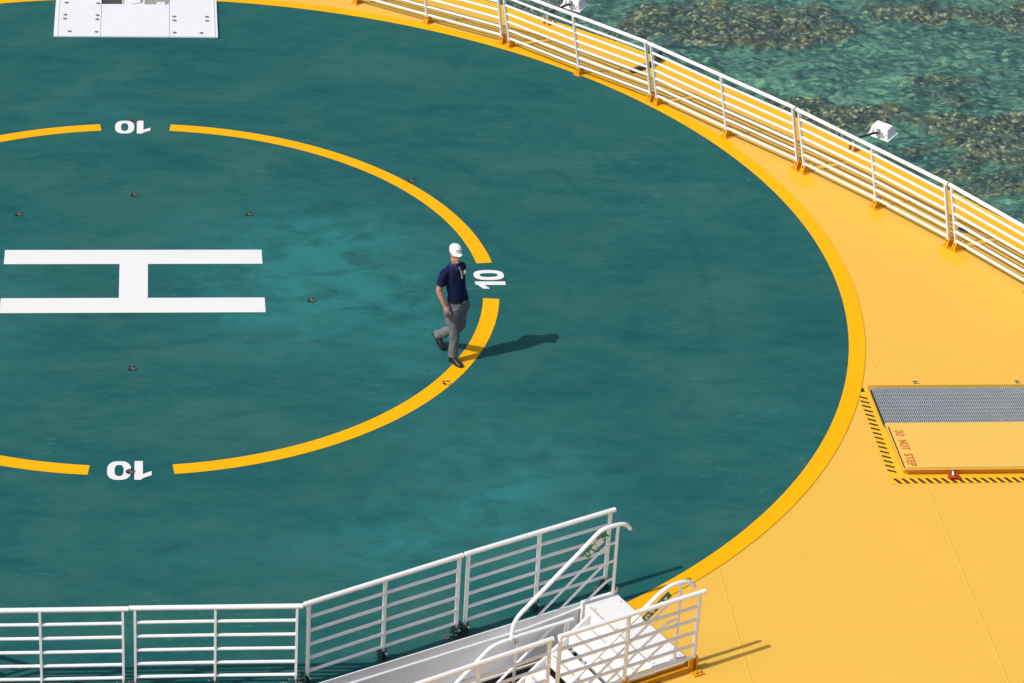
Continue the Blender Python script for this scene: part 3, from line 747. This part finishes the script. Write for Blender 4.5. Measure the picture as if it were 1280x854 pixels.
floodlight('white floodlight at the top edge, partly cut off by the photo', (7.049, 9.341, DECK_Z), (7.55, 9.93, 0.16), (0.77, -0.63, 0))

# ------------------------------------------------------------------ tie-down sockets
def socket(x, y, bar, label, r=0.062):
    root = thing('tie_down_socket', label, 'tie-down socket', (x, y, 0), 'tie-down sockets sunk in the helideck')
    mb = MB(); mb.disc((x, y, 0.005), r, 0.003, 20); mb.build('hole_shade_disc', M['sock_shade'], root, smooth=0)  # flat disc on the deck, painted dark for the socket's shaded depth
    mb = MB(); mb.box((x, y, 0.011), 2 * r * 0.98, 0.020, 0.006); mb.box((x, y, 0.0112), 0.020, 2 * r * 0.98, 0.0064)
    mb.add([(x + r * .95 * math.cos(t), y + r * .95 * math.sin(t), 0.010) for t in [-PI * .5 + PI * .42 * k / 6 for k in range(7)]] + [(x, y, 0.010)], [tuple(range(8))])
    mb.build('cross_bar', bar, root, smooth=0)
    return root
SCK = [(-0.003, 2.766, 'small dark tie-down socket midway between the far number 10 and the big H'),
       (-1.72, 2.127, 'small dark tie-down socket near the left edge above the big H'),
       (1.713, 2.126, 'small dark tie-down socket up and right of the big H'),
       (2.533, -0.587, 'small dark tie-down socket right of the big H, towards the man'),
       (-0.006, -2.51, 'small dark tie-down socket below the crossbar of the big H'),
       (4.248, 3.238, 'small dark tie-down socket on the far right arc of the dashed ring'),
       (-0.019, 5.40, 'small dark tie-down socket at the top of the far number 10'),
       (-0.010, -5.185, 'small dark tie-down socket between the digits of the near number 10')]
first = socket(SCK[0][0], SCK[0][1], M['sock_bar'], SCK[0][2])
for x, y, lab in SCK[1:]:
    r_ = first.copy(); C.objects.link(r_); r_.location = (x, y, 0); r_['label'] = lab
    for ch in first.children:
        c_ = ch.copy(); C.objects.link(c_); c_.parent = r_
socket(4.286, -2.955, M['sock_barY'], 'yellow painted tie-down socket on the dashed ring in front of the man')

# ------------------------------------------------------------------ the man
G = Vector((4.445, -2.295, 0.006)); F_ = Vector((0.59, -0.807, 0)).normalized(); Lf = Vector((-F_.y, F_.x, 0))
def P(f, l, z): return G + F_ * f + Lf * l + Vector((0, 0, z * 1.03))
man = thing('person', 'man walking across the dashed ring in white cap, navy polo and grey trousers', 'person', G)

def limb(mb, pts, radii, seg=16):
    mb.tube(smooth_path(pts, 1) if False else pts, radii, seg)

def ell(mb, c, rx, ry, rz, fx=F_, fy=Lf, fz=Vector((0, 0, 1)), n=10, seg=18):
    rings = []
    for k in range(1, n):
        t = PI * k / n
        rings.append((Vector(c) + fz * (-math.cos(t) * rz), fx * (rx * math.sin(t)), fy * (ry * math.sin(t))))
    mb.loft(rings, seg)

def remesh(mb, name, mat, parent, voxel=0.009, sm=3, wrinkle=None):
    me = bpy.data.meshes.new('tmp'); me.from_pydata([tuple(v) for v in mb.v], [], mb.f)
    bm = bmesh.new(); bm.from_mesh(me); bmesh.ops.recalc_face_normals(bm, faces=bm.faces); bm.to_mesh(me); bm.free()
    o = bpy.data.objects.new('tmp', me); C.objects.link(o)
    md = o.modifiers.new('r', 'REMESH'); md.mode = 'VOXEL'; md.voxel_size = voxel
    dg = bpy.context.evaluated_depsgraph_get()
    m2 = bpy.data.meshes.new_from_object(o.evaluated_get(dg))
    bpy.data.objects.remove(o); bpy.data.meshes.remove(me)
    bm = bmesh.new(); bm.from_mesh(m2)
    for _ in range(sm): bmesh.ops.smooth_vert(bm, verts=bm.verts, factor=0.5, use_axis_x=True, use_axis_y=True, use_axis_z=True)
    bm.normal_update()
    if wrinkle:
        for v in bm.verts: v.co += v.normal * wrinkle(v.co)
    off = origin_of(parent)
    for v in bm.verts: v.co -= off
    bm.to_mesh(m2); bm.free()
    m2.polygons.foreach_set('use_smooth', [True] * len(m2.polygons))
    m2.materials.clear(); m2.materials.append(mat); m2.name = name
    ob = bpy.data.objects.new(name, m2); C.objects.link(ob); ob.parent = parent
    ORIGIN[ob.name] = off
    return ob

M['skin'] = paint('skin', (0.56, 0.27, 0.17), 0.5, 0.08, scale=14)
M['navy'] = paint('navy_cotton', (0.010, 0.014, 0.056), 0.85, 0.2, scale=30)
M['navyd'] = paint('navy_collar', (0.030, 0.042, 0.125), 0.85, 0.2, scale=30)
M['grey'] = paint('grey_trousers', (0.150, 0.163, 0.180), 0.85, 0.14, scale=18)
M['shoe'] = paint('dark_shoe_leather', (0.020, 0.020, 0.023), 0.4, 0.3, scale=20)
M['cap'] = paint('white_cap_cotton', (0.83, 0.83, 0.84), 0.8, 0.02, scale=20)
M['pink'] = paint('faded_cap_stitching', (0.62, 0.45, 0.50), 0.8, 0.1, scale=60)
M['hair'] = paint('grey_hair', (0.36, 0.30, 0.26), 0.8, 0.2, scale=60)
M['lens'] = paint('black_sunglasses', (0.006, 0.006, 0.008), 0.12, 0.1)
M['belt'] = paint('black_belt', (0.012, 0.012, 0.014), 0.45, 0.2)
M['badge'] = paint('white_embroidery', (0.72, 0.74, 0.70), 0.8, 0.08, scale=80)
M['lining'] = paint('pale_placket', (0.42, 0.45, 0.52), 0.85, 0.1)

hipc = P(0.025, -0.010, 0.92)
neck = P(0.02, -0.07, 1.49)
hd_c = P(0.035, -0.095, 1.652)
# gaze: towards his left front, chin slightly down
HF = (F_ * 0.95 - Lf * 0.27 + Vector((0, 0, 0.03))).normalized(); HL = Vector((0, 0, 1)).cross(HF).normalized(); HU = HF.cross(HL).normalized()
HF = HF * 0.92; HL = HL * 0.87
def Hd(f, l, u): return hd_c + HF * f + HL * l + HU * u
SR, ER, WR = P(0.0, -0.245, 1.400), P(-0.045, -0.300, 1.13), P(0.045, -0.250, 0.905)
SL, EL, WL = P(0.0, 0.060, 1.41), P(-0.10, 0.150, 1.15), P(0.0, 0.150, 0.93)
HR_, KR, AR = P(0.03, -0.105, 0.90), P(0.055, -0.06, 0.50), P(0.05, -0.065, 0.082)
HL_, KL, AL = P(0.03, 0.070, 0.90), P(-0.01, 0.075, 0.468), P(-0.385, 0.035, 0.195)

b = MB()
# head
ell(b, Hd(0.0, 0, 0.015), 0.098, 0.078, 0.118, HF, HL, HU)
ell(b, Hd(0.028, 0, -0.062), 0.064, 0.055, 0.062, HF, HL, HU)        # jaw
b.tube([Hd(0.088, 0, 0.015), Hd(0.112, 0, -0.024), Hd(0.098, 0, -0.036)], [0.010, 0.015, 0.011], 8)   # nose
b.tube([Hd(0.088, -0.022, -0.063), Hd(0.094, 0, -0.063), Hd(0.088, 0.022, -0.063)], 0.008, 8)         # lips
for s_ in (-1, 1):
    ell(b, Hd(-0.005, 0.078 * s_, -0.005), 0.022, 0.012, 0.032, HF, HL, HU, 8, 10)
    b.tube([Hd(0.087, 0.012 * s_, 0.032), Hd(0.078, 0.045 * s_, 0.030)], 0.011, 8)                    # brow
b.tube([P(0.01, -0.065, 1.40), neck, Hd(-0.012, 0, -0.07)], [0.066, 0.060, 0.060], 16)
# trunk and limbs under the clothes
b.loft([(hipc + Vector((0, 0, -0.10)), F_ * 0.080, Lf * 0.11), (hipc, F_ * 0.085, Lf * 0.12), (P(0.03, -0.04, 1.12), F_ * 0.095, Lf * 0.12), (P(0.02, -0.065, 1.30), F_ * 0.095, Lf * 0.13), (P(0.01, -0.08, 1.40), F_ * 0.070, Lf * 0.115)], 18)
for s_, e_, w_, k in ((SR, ER, WR, -1), (SL, EL, WL, 1)):
    b.tube([s_, s_ * .5 + e_ * .5, e_], [0.056, 0.050, 0.042], 14)
    b.tube([e_, e_ * .65 + w_ * .35, w_], [0.043, 0.043, 0.029], 14)
    hand = (w_ - e_).normalized(); ins = -Lf * k * 0.25
    pal = w_ + (hand + F_ * .15 + ins * 0.3).normalized() * 0.075
    b.tube([w_, w_ * .5 + pal * .5, pal], [0.028, 0.036, 0.036], 12)
    fd = (hand + F_ * 0.25 + ins * 0.3).normalized(); ac = fd.cross(Lf).normalized()
    for q in range(4):
        r0 = pal + ac * (0.027 - 0.018 * q); ln = (0.062, 0.072, 0.068, 0.052)[q]
        b.tube([r0, r0 + fd * ln * 0.55, r0 + (fd + ins * .5).normalized() * ln], [0.010, 0.0095, 0.008], 8)
    th = w_ + hand * 0.03 + F_ * 0.012 + ins * .05
    b.tube([th, th + (hand + F_ * .05).normalized() * 0.035, th + (hand - F_ * .02).normalized() * 0.068], [0.014, 0.012, 0.0095], 8)
for h_, k_, a_ in ((HR_, KR, AR), (HL_, KL, AL)):
    b.tube([h_ * .86 + k_ * .14, h_ * .5 + k_ * .5, k_], [0.060, 0.058, 0.048], 14)
    b.tube([k_, k_ * .7 + a_ * .3, a_], [0.050, 0.052, 0.036], 14)
remesh(b, 'body', M['skin'], man, 0.0075, 2)

from mathutils import noise as mnoise
def wr(sc_, amp, stretch=(1, 1, 1)):
    def f(co):
        q = Vector((co.x * stretch[0], co.y * stretch[1], co.z * stretch[2])) * sc_
        return amp * (mnoise.noise(q) + 0.5 * mnoise.noise(q * 2.1))
    return f

# polo shirt
s = MB()
s.loft([(P(0.030, -0.010, 0.935), F_ * 0.120, Lf * 0.156), (P(0.036, -0.020, 1.00), F_ * 0.128, Lf * 0.142), (P(0.034, -0.052, 1.12), F_ * 0.130, Lf * 0.140), (P(0.024, -0.072, 1.25), F_ * 0.128, Lf * 0.154), (P(0.016, -0.074, 1.34), F_ * 0.124, Lf * 0.170),
        (P(0.008, -0.080, 1.41), F_ * 0.100, Lf * 0.158), (P(0.006, -0.082, 1.455), F_ * 0.078, Lf * 0.110), (P(0.010, -0.080, 1.485), F_ * 0.066, Lf * 0.070)], 24)
for s_, e_ in ((SR, ER), (SL, EL)):
    mid = s_ * 0.42 + e_ * 0.58; end = s_ * 0.30 + e_ * 0.70
    s.tube([s_ * 1.0 + (P(0.005, -0.07, 1.40) - s_) * 0.25, s_, mid, end], [0.068, 0.066, 0.064, 0.067], 16)
shirt = remesh(s, 'polo_shirt', M['navy'], man, 0.009, 3, wr(9, 0.009, (1, 1, .7)))
CX, CY = -0.035, -0.076                                                # upper body leans over the standing leg
c_ = MB()
c_.loft([(P(0.048 + CX, -0.006 + CY, 1.470), F_ * 0.080, Lf * 0.080), (P(0.050 + CX, -0.007 + CY, 1.500), F_ * 0.072, Lf * 0.070), (P(0.052 + CX, -0.008 + CY, 1.512), F_ * 0.073, Lf * 0.070)], 20)
c_.tube([P(0.125 + CX, -0.045 + CY, 1.475), P(0.150 + CX, -0.050 + CY, 1.435)], [0.02, 0.006], 8); c_.tube([P(0.125 + CX, 0.035 + CY, 1.475), P(0.150 + CX, 0.040 + CY, 1.435)], [0.02, 0.006], 8)
c_.build('collar', M['navyd'], shirt)
c_ = MB()
c_.add([P(0.136 + CX, -0.022 + CY, 1.478), P(0.136 + CX, 0.016 + CY, 1.478), P(0.172 + CX, -0.003 + CY, 1.405), P(0.120 + CX, -0.003 + CY, 1.44)], [(0, 2, 1), (0, 3, 2), (1, 2, 3), (0, 1, 3)])
c_.build('neck_opening', M['skin'], shirt)
c_ = MB(); c_.beam(P(0.172 + CX, 0.012 + CY, 1.425), P(0.198 + CX, 0.010 + CY, 1.32), 0.022, 0.006, Lf); c_.build('placket', M['lining'], shirt)
c_ = MB(); q = P(0.150 + CX, 0.090 + CY, 1.385); c_.disc(q, 0.030, 0.016, 14, F_ * .9 + Lf * .42 + Vector((0, 0, .15))); c_.box(q + F_ * .012 + Vector((0, 0, -.03)), .05, .012, .02, Lf, F_)
c_.build('crest', M['badge'], shirt)

# trousers
t = MB()
t.loft([(P(0.030, -0.008, 0.955), F_ * 0.116, Lf * 0.153), (P(0.030, -0.010, 0.90), F_ * 0.124, Lf * 0.165), (P(0.02, -0.010, 0.82), F_ * 0.126, Lf * 0.168), (P(0.015, -0.005, 0.76), F_ * 0.108, Lf * 0.155)], 24)
t.tube([HR_ + Vector((0, 0, -.05)), HR_ * .5 + KR * .5, KR, KR * .5 + AR * .5, AR + Vector((0, 0, .045)), AR + Vector((0, 0, 0.0))], [0.104, 0.093, 0.076, 0.070, 0.069, 0.074], 18)
t.tube([HL_ + Vector((0, 0, -.05)), HL_ * .5 + KL * .5, KL + F_ * .02], [0.104, 0.094, 0.074], 18)
ds = (AL - KL).normalized()
t.tube([KL + F_ * .005 , KL * .5 + AL * .5, AL - ds * .03, AL + ds * 0.02], [0.072, 0.070, 0.068, 0.072], 18)
for s_ in (-1, 1):                                                    # pocket bulge over the hands
    ell(t, P(0.055, -0.222 if s_ < 0 else 0.120, 0.825), 0.062, 0.052, 0.092)
for s_ in (-1,):
    ell(t, P(-0.02, -0.135, 0.63), 0.050, 0.03, 0.075); 
remesh(t, 'trousers', M['grey'], man, 0.009, 2, wr(10, 0.014, (1, 1, .5)))
bl = MB(); bl.loft([(P(0.030, -0.009, 0.936), F_ * 0.128, Lf * 0.165), (P(0.030, -0.010, 0.968), F_ * 0.130, Lf * 0.163)], 28); bl.build('belt', M['belt'], man)
bl = MB(); bl.box(P(0.162, -0.009, 0.951), 0.045, 0.010, 0.034, Lf, F_); bl.build('buckle', M['steel'], man)

# shoes
def shoe(ank, fd, upv):
    fd = fd.normalized(); sd = upv.cross(fd).normalized(); u_ = fd.cross(sd).normalized()
    heel = ank - u_ * 0.085 - fd * 0.075
    m = MB()
    rings = []
    for x, w, h in ((0.0, 0.026, 0.040), (0.03, 0.036, 0.048), (0.09, 0.037, 0.050), (0.15, 0.043, 0.040), (0.21, 0.045, 0.030), (0.26, 0.036, 0.022), (0.285, 0.018, 0.014)):
        rings.append((heel + fd * x + u_ * (h + 0.004), sd * w, u_ * h))
    m.loft(rings, 18)
    m.tube([heel + fd * 0.065 + u_ * 0.05, heel + fd * 0.06 + u_ * 0.125], [0.045, 0.040], 14)
    o = remesh(m, 'shoe', M['shoe'], man, 0.006, 2)
    sl_ = MB(); k = []
    for x, w in ((0.0, 0.028), (0.05, 0.037), (0.10, 0.033), (0.16, 0.044), (0.22, 0.044), (0.265, 0.033), (0.288, 0.012)): k.append((x, w))
    outl = [(x, -w) for x, w in k] + [(x, w) for x, w in k[::-1]]
    vs = [heel + fd * x + sd * y - u_ * 0.004 for x, y in outl] + [heel + fd * x + sd * y + u_ * 0.014 for x, y in outl]; n = len(outl)
    sl_.add(vs, [tuple(range(n))[::-1], tuple(range(n, 2 * n))] + [(i, (i + 1) % n, n + (i + 1) % n, n + i) for i in range(n)])
    sl_.build('sole', M['black'], o)
shoe(AR, F_ + Lf * -0.06, Vector((0, 0, 1)))
fdl = (F_ * 0.78 + Vector((0, 0, -0.62))).normalized(); shoe(AL + F_ * .012, fdl, (Vector((0, 0, 1)) * 0.78 + F_ * 0.62).normalized())

# cap, sunglasses, hair and beard
k_ = MB()
rings = [(Hd(-0.006, 0, 0.030), HF * 0.109, HL * 0.091), (Hd(-0.006, 0, 0.070), HF * 0.111, HL * 0.093), (Hd(-0.008, 0, 0.100), HF * 0.101, HL * 0.087), (Hd(-0.012, 0, 0.121), HF * 0.078, HL * 0.070), (Hd(-0.014, 0, 0.131), HF * 0.044, HL * 0.042), (Hd(-0.014, 0, 0.134), HF * 0.010, HL * 0.010)]
k_.loft(rings, 24); k_.disc(Hd(-0.014, 0, 0.131), 0.010, 0.009, 10, HU)
cap = k_.build('cap', M['cap'], man, smooth=60)
k_ = MB(); n = 13; top_ = []; bot_ = []
inner = [Hd(-0.006 + 0.108 * math.cos(t), 0.089 * math.sin(t), 0.042) for t in [R(-68) + R(136) * i / (n - 1) for i in range(n)]]
outer = [Hd(0.010 + 0.150 * math.cos(t), 0.086 * math.sin(t), 0.020 + 0.002 * math.cos(t)) for t in [R(-80) + R(160) * i / (n - 1) for i in range(n)]]
vs = inner + outer + [p - HU * 0.006 for p in inner] + [p - HU * 0.006 for p in outer]
fs_ = []
for i in range(n - 1):
    fs_ += [(i, i + 1, n + i + 1, n + i), (2 * n + i + 1, 2 * n + i, 3 * n + i, 3 * n + i + 1), (n + i, n + i + 1, 3 * n + i + 1, 3 * n + i)]
k_.add(vs, fs_); k_.build('brim', M['cap'], cap)
k_ = MB()
for y0, y1 in ((-.045, -.020), (-.014, .002), (.008, .024), (.030, .046)):
    am = (y0 + y1) / 2; th = math.asin(am / 0.095)
    k_.box(Hd(-0.007 + 0.1075 * math.cos(th), am, 0.088), y1 - y0, 0.008, 0.012, HL, HF, HU)
k_.build('stitching', M['pink'], cap)
k_ = MB()
for s_ in (-1, 1):
    k_.loft([(Hd(0.092 - .004, 0.033 * s_, -0.006), HF * 0.010, HL * 0.022), (Hd(0.095, 0.033 * s_, 0.010), HF * 0.010, HL * 0.031), (Hd(0.094, 0.033 * s_, 0.028), HF * 0.010, HL * 0.029)], 14)
    k_.tube([Hd(0.085, 0.064 * s_, 0.022), Hd(0.0, 0.085 * s_, 0.016)], 0.0045, 6)
k_.tube([Hd(0.104, -0.012, 0.02), Hd(0.104, 0.012, 0.02)], 0.005, 6)
k_.build('sunglasses', M['lens'], man)
k_ = MB()
ell(k_, Hd(0.062, 0, -0.100), 0.036, 0.034, 0.026, HF, HL, HU, 8, 12)
k_.tube([Hd(0.098, -0.026, -0.058), Hd(0.103, 0, -0.047), Hd(0.098, 0.026, -0.058)], [0.005, 0.008, 0.005], 8)
k_.build('beard', M['hair'], man)
k_ = MB()
k_.loft([(Hd(-0.030, 0, -0.045), HF * 0.070, HL * 0.068), (Hd(-0.022, 0, 0.0), HF * 0.083, HL * 0.080), (Hd(-0.018, 0, 0.038), HF * 0.086, HL * 0.0815)], 20)
k_.build('hair', M['hair'], man)

# ------------------------------------------------------------------ sea
SEA = -12.6
def vnoise(x, y, seed):
    rs = np.random.RandomState(seed); tab = rs.rand(256, 256)
    xi = np.floor(x).astype(int); yi = np.floor(y).astype(int); fx = x - xi; fy = y - yi
    fx = fx * fx * (3 - 2 * fx); fy = fy * fy * (3 - 2 * fy)
    g = lambda a, b: tab[a & 255, b & 255]
    return (g(xi, yi) * (1 - fx) + g(xi + 1, yi) * fx) * (1 - fy) + (g(xi, yi + 1) * (1 - fx) + g(xi + 1, yi + 1) * fx) * fy
def fbm(x, y, seed, o=4, gain=0.5):
    t = 0; a = 1; s_ = 0
    for k in range(o):
        t = t + a * vnoise(x * 2 ** k + 13.7 * k, y * 2 ** k + 7.1 * k, seed + k); s_ += a; a *= gain
    return t / s_
X0, X1, Y0, Y1, ST = 3.0, 33.0, 15.0, 50.0, 0.062
nx = int((X1 - X0) / ST); ny = int((Y1 - Y0) / ST)
gx, gy = np.meshgrid(np.linspace(X0, X1, nx), np.linspace(Y0, Y1, ny))
wx = gx + 1.8 * (fbm(gx * .6, gy * .9, 5, 5, .6) - .5); wy = gy + 1.5 * (fbm(gx * .6, gy * .9, 25, 5, .6) - .5)
mask = np.zeros_like(gx)
for (cx, cy_, rx, ry, w) in ((15.3, 41.6, 2.6, 1.6, 1.0), (18.0, 40.9, 1.8, 1.1, 1.0), (12.8, 42.6, 2.5, 0.9, .5), (23.6, 41.9, 2.1, 0.9, 1.0), (26.6, 42.4, 2.0, 1.2, 1.0), (22.0, 37.6, 1.3, .7, .95), (20.9, 38.3, .8, .5, .7),
                             (17.6, 35.5, 1.6, .7, 1.0), (19.5, 34.9, 1.6, 1.0, 1.0), (21.4, 34.8, 1.3, .8, .95), (23.4, 34.6, 2.2, .8, 1.0), (20.0, 33.3, 1.3, .6, .85), (22.8, 32.7, 1.6, .5, .8), (20.6, 31.4, 1.6, .7, .95), (22.3, 30.9, 2.2, .9, 1.0), (21.4, 28.9, 1.6, .7, .9), (21.6, 33.6, 2.0, .6, .8), (13.6, 40.6, 1.6, .6, .8),
                             (19.3, 46.5, 4, 1.6, .8), (26, 47, 3, 1.3, .8), (13.0, 36.0, 2, 1.0, .7), (27.5, 35.5, 2, 1, .8), (16, 29, 3, 1.2, .9), (26, 26, 3, 1.5, .9), (19, 25, 3, 1.0, .8), (9, 33, 3, 1.5, .8), (29, 30, 2, 1.5, .9)):
    mask = np.maximum(mask, w * np.exp(-(((wx - cx) / rx) ** 2 + ((wy - cy_) / ry) ** 2) ** 1.3))
patch = fbm(gx * .55, gy * .8, 91, 5)
reef = np.clip((mask + (patch - .5) * 1.8 - .22) / .50, 0, 1)
lump = fbm(gx * 3.1, gy * 3.1, 51, 4, 0.65)
lump2 = np.abs(fbm(gx * 5.5, gy * 5.5, 71, 2) - .5) * 2
soft = fbm(gx * .8, gy * .8, 31, 4)
hz_ = -14.0 + 0.35 * (soft - .5) + reef * (0.10 + 0.20 * (lump - .5) + 0.10 * (lump2 - .4)) + 0.12 * (lump - .5)
vv = np.stack([gx, gy, hz_], -1).reshape(-1, 3)
idx = np.arange(nx * ny).reshape(ny, nx)
qd = np.stack([idx[:-1, :-1], idx[:-1, 1:], idx[1:, 1:], idx[1:, :-1]], -1).reshape(-1, 4)
me = bpy.data.meshes.new('seabed')
me.vertices.add(len(vv)); me.vertices.foreach_set('co', vv.astype(np.float32).ravel())
me.loops.add(qd.size); me.loops.foreach_set('vertex_index', qd.astype(np.int32).ravel())
me.polygons.add(len(qd)); me.polygons.foreach_set('loop_start', np.arange(0, qd.size, 4, dtype=np.int32)); me.polygons.foreach_set('loop_total', np.full(len(qd), 4, np.int32))
me.update(); me.validate()
me.polygons.foreach_set('use_smooth', [True] * len(me.polygons))
at = me.attributes.new('reef', 'FLOAT', 'POINT'); at.data.foreach_set('value', reef.astype(np.float32).ravel())
sb = bpy.data.objects.new('seabed', me); C.objects.link(sb); struct(sb)

def seabed_material():
    m, n, l, b = new_mat('seabed_reef')
    p0 = wpos(n)
    # ripples on the surface bend what lies below: sideways wobble in streaks
    wob = noise(n, l, p0, 1.0, 4, 0.6, mp=(R(-6), (0.8, 3.2, 1)))
    cmb = n.new('ShaderNodeCombineXYZ'); l.new(mth(n, l, 'MULTIPLY', mth(n, l, 'SUBTRACT', wob, 0.5), 0.35), cmb.inputs[0])
    l.new(mth(n, l, 'MULTIPLY', mth(n, l, 'SUBTRACT', noise(n, l, p0, 2.2, 3, 0.5, mp=(R(5), (0.7, 2.4, 1), (3, 1, 0))), 0.5), 0.3), cmb.inputs[1])
    ad = n.new('ShaderNodeVectorMath'); ad.operation = 'ADD'; l.new(p0, ad.inputs[0]); l.new(cmb.outputs[0], ad.inputs[1])
    p = ad.outputs[0]
    def cells(scale, off):
        k = n.new('ShaderNodeMapping'); l.new(p, k.inputs[0]); k.inputs['Scale'].default_value = (0.75, 0.9, 0.4); k.inputs['Location'].default_value = (off, off * 2, 0)
        v = n.new('ShaderNodeTexVoronoi'); l.new(k.outputs[0], v.inputs['Vector']); v.inputs['Scale'].default_value = scale; v.feature = 'SMOOTH_F1'; v.inputs['Smoothness'].default_value = 0.55
        q = n.new('ShaderNodeSeparateColor'); l.new(v.outputs['Color'], q.inputs[0])
        return v.outputs['Distance'], q.outputs[0], q.outputs[1]
    at_ = n.new('ShaderNodeAttribute'); at_.attribute_name = 'reef'
    lo = noise(n, l, p, 0.75, 7, 0.68, mp=(R(6), (0.7, 1.3, 1)))
    green = ramp(n, l, lo, [(0.36, (0.036, 0.074, 0.075)), (0.48, (0.085, 0.165, 0.138)), (0.60, (0.155, 0.265, 0.205)), (0.76, (0.29, 0.42, 0.31))])
    d1, r1, r1b = cells(8.5, 3.0)
    green = mix(n, l, ramp(n, l, r1, [(0.52, 0.0), (0.85, 0.65)]), green, (0.27, 0.42, 0.26))
    green = mix(n, l, ramp(n, l, r1b, [(0.52, 0.0), (0.85, 0.7)]), green, (0.035, 0.066, 0.072))
    green = mix(n, l, ramp(n, l, noise(n, l, p, 2.0, 6, 0.72, mp=(R(4), (0.6, 1.7, 1), (4, 4, 0))), [(0.52, 0.0), (0.68, 0.75)]), green, (0.036, 0.080, 0.085))
    d2, r2_, r2b = cells(11.5, 9.0)
    coral = ramp(n, l, r2_, [(0.15, (0.040, 0.044, 0.048)), (0.42, (0.135, 0.112, 0.084)), (0.65, (0.300, 0.230, 0.140)), (0.85, (0.62, 0.48, 0.27))])
    coral = mix(n, l, ramp(n, l, d2, [(0.25, 0.0), (0.75, 0.55)]), coral, (0.035, 0.042, 0.048))
    c1_ = noise(n, l, p, 4.5, 7, 0.75, mp=(0, (0.85, 1.1, 1)))
    coral = mix(n, l, ramp(n, l, c1_, [(0.38, 0.75), (0.52, 0.0)]), coral, (0.045, 0.060, 0.068))
    c2_ = noise(n, l, p, 0.8, 5, 0.62, mp=(0, (1, 1.6, 1), (9, 3, 0)))
    coral = mix(n, l, ramp(n, l, c2_, [(0.54, 0.0), (0.70, 0.55)]), coral, (0.34, 0.20, 0.065))
    coral = mix(n, l, ramp(n, l, c2_, [(0.36, 0.7), (0.48, 0.0)]), coral, (0.060, 0.090, 0.090))
    edge = mth(n, l, 'ADD', at_.outputs['Fac'], mth(n, l, 'MULTIPLY', mth(n, l, 'SUBTRACT', c1_, 0.5), 0.9))
    c = mix(n, l, ramp(n, l, edge, [(0.06, 0.0), (0.80, 0.90)]), green, coral)
    gr_ = noise(n, l, p0, 9.0, 5, 0.75, mp=(R(4), (0.7, 1.5, 1)))
    c = mix(n, l, 1.0, c, ramp(n, l, gr_, [(0.34, (0.62, 0.66, 0.70)), (0.50, (1.12, 1.12, 1.12)), (0.68, (1.75, 1.68, 1.55))]), 'MULTIPLY')
    l.new(c, b.inputs['Base Color']); b.inputs['Roughness'].default_value = 0.9; b.inputs['Specular IOR Level'].default_value = 0.0
    bump(n, l, b, c1_, 0.7, 0.10)
    return m
M['seabed'] = seabed_material(); me.materials.append(M['seabed'])
bm_ = MB(); bm_.sheet([(-900, -900), (900, -900), (900, 900), (-900, 900)], -15.6)
struct(bm_.build('seabed_beyond', M['seabed'], smooth=0))

def water_material():
    m, n, l, b = new_mat('sea_water')
    n.remove(b); out = n['Material Output']
    p = wpos(n)
    w1 = noise(n, l, p, 0.8, 5, 0.6, mp=(R(-8), (0.55, 1.7, 1)), dist=0.8)
    w2 = noise(n, l, p, 3.0, 4, 0.6, mp=(R(10), (0.6, 1.5, 1)), dist=0.5)
    h = mth(n, l, 'ADD', w1, mth(n, l, 'MULTIPLY', w2, 0.35))
    bp = n.new('ShaderNodeBump'); bp.inputs['Strength'].default_value = 0.35; bp.inputs['Distance'].default_value = 0.22; l.new(h, bp.inputs['Height'])
    tr = n.new('ShaderNodeBsdfTransparent'); tr.inputs[0].default_value = (0.78, 0.95, 0.92, 1)
    gl = n.new('ShaderNodeBsdfGlossy'); gl.inputs['Roughness'].default_value = 0.05; gl.inputs[0].default_value = (1, 1, 1, 1); l.new(bp.outputs[0], gl.inputs['Normal'])
    lw = n.new('ShaderNodeLayerWeight'); lw.inputs[0].default_value = 0.5; l.new(bp.outputs[0], lw.inputs['Normal'])
    fr = mth(n, l, 'ADD', mth(n, l, 'MULTIPLY', mth(n, l, 'POWER', lw.outputs['Facing'], 5.0), 0.98), 0.02)
    mx = n.new('ShaderNodeMixShader'); l.new(fr, mx.inputs[0]); l.new(tr.outputs[0], mx.inputs[1]); l.new(gl.outputs[0], mx.inputs[2])
    l.new(mx.outputs[0], out.inputs['Surface'])
    return m
M['water'] = water_material()
wt = MB(); wt.sheet([(-900, -900), (900, -900), (900, 900), (-900, 900)], SEA)
struct(wt.build('water', M['water'], smooth=0))
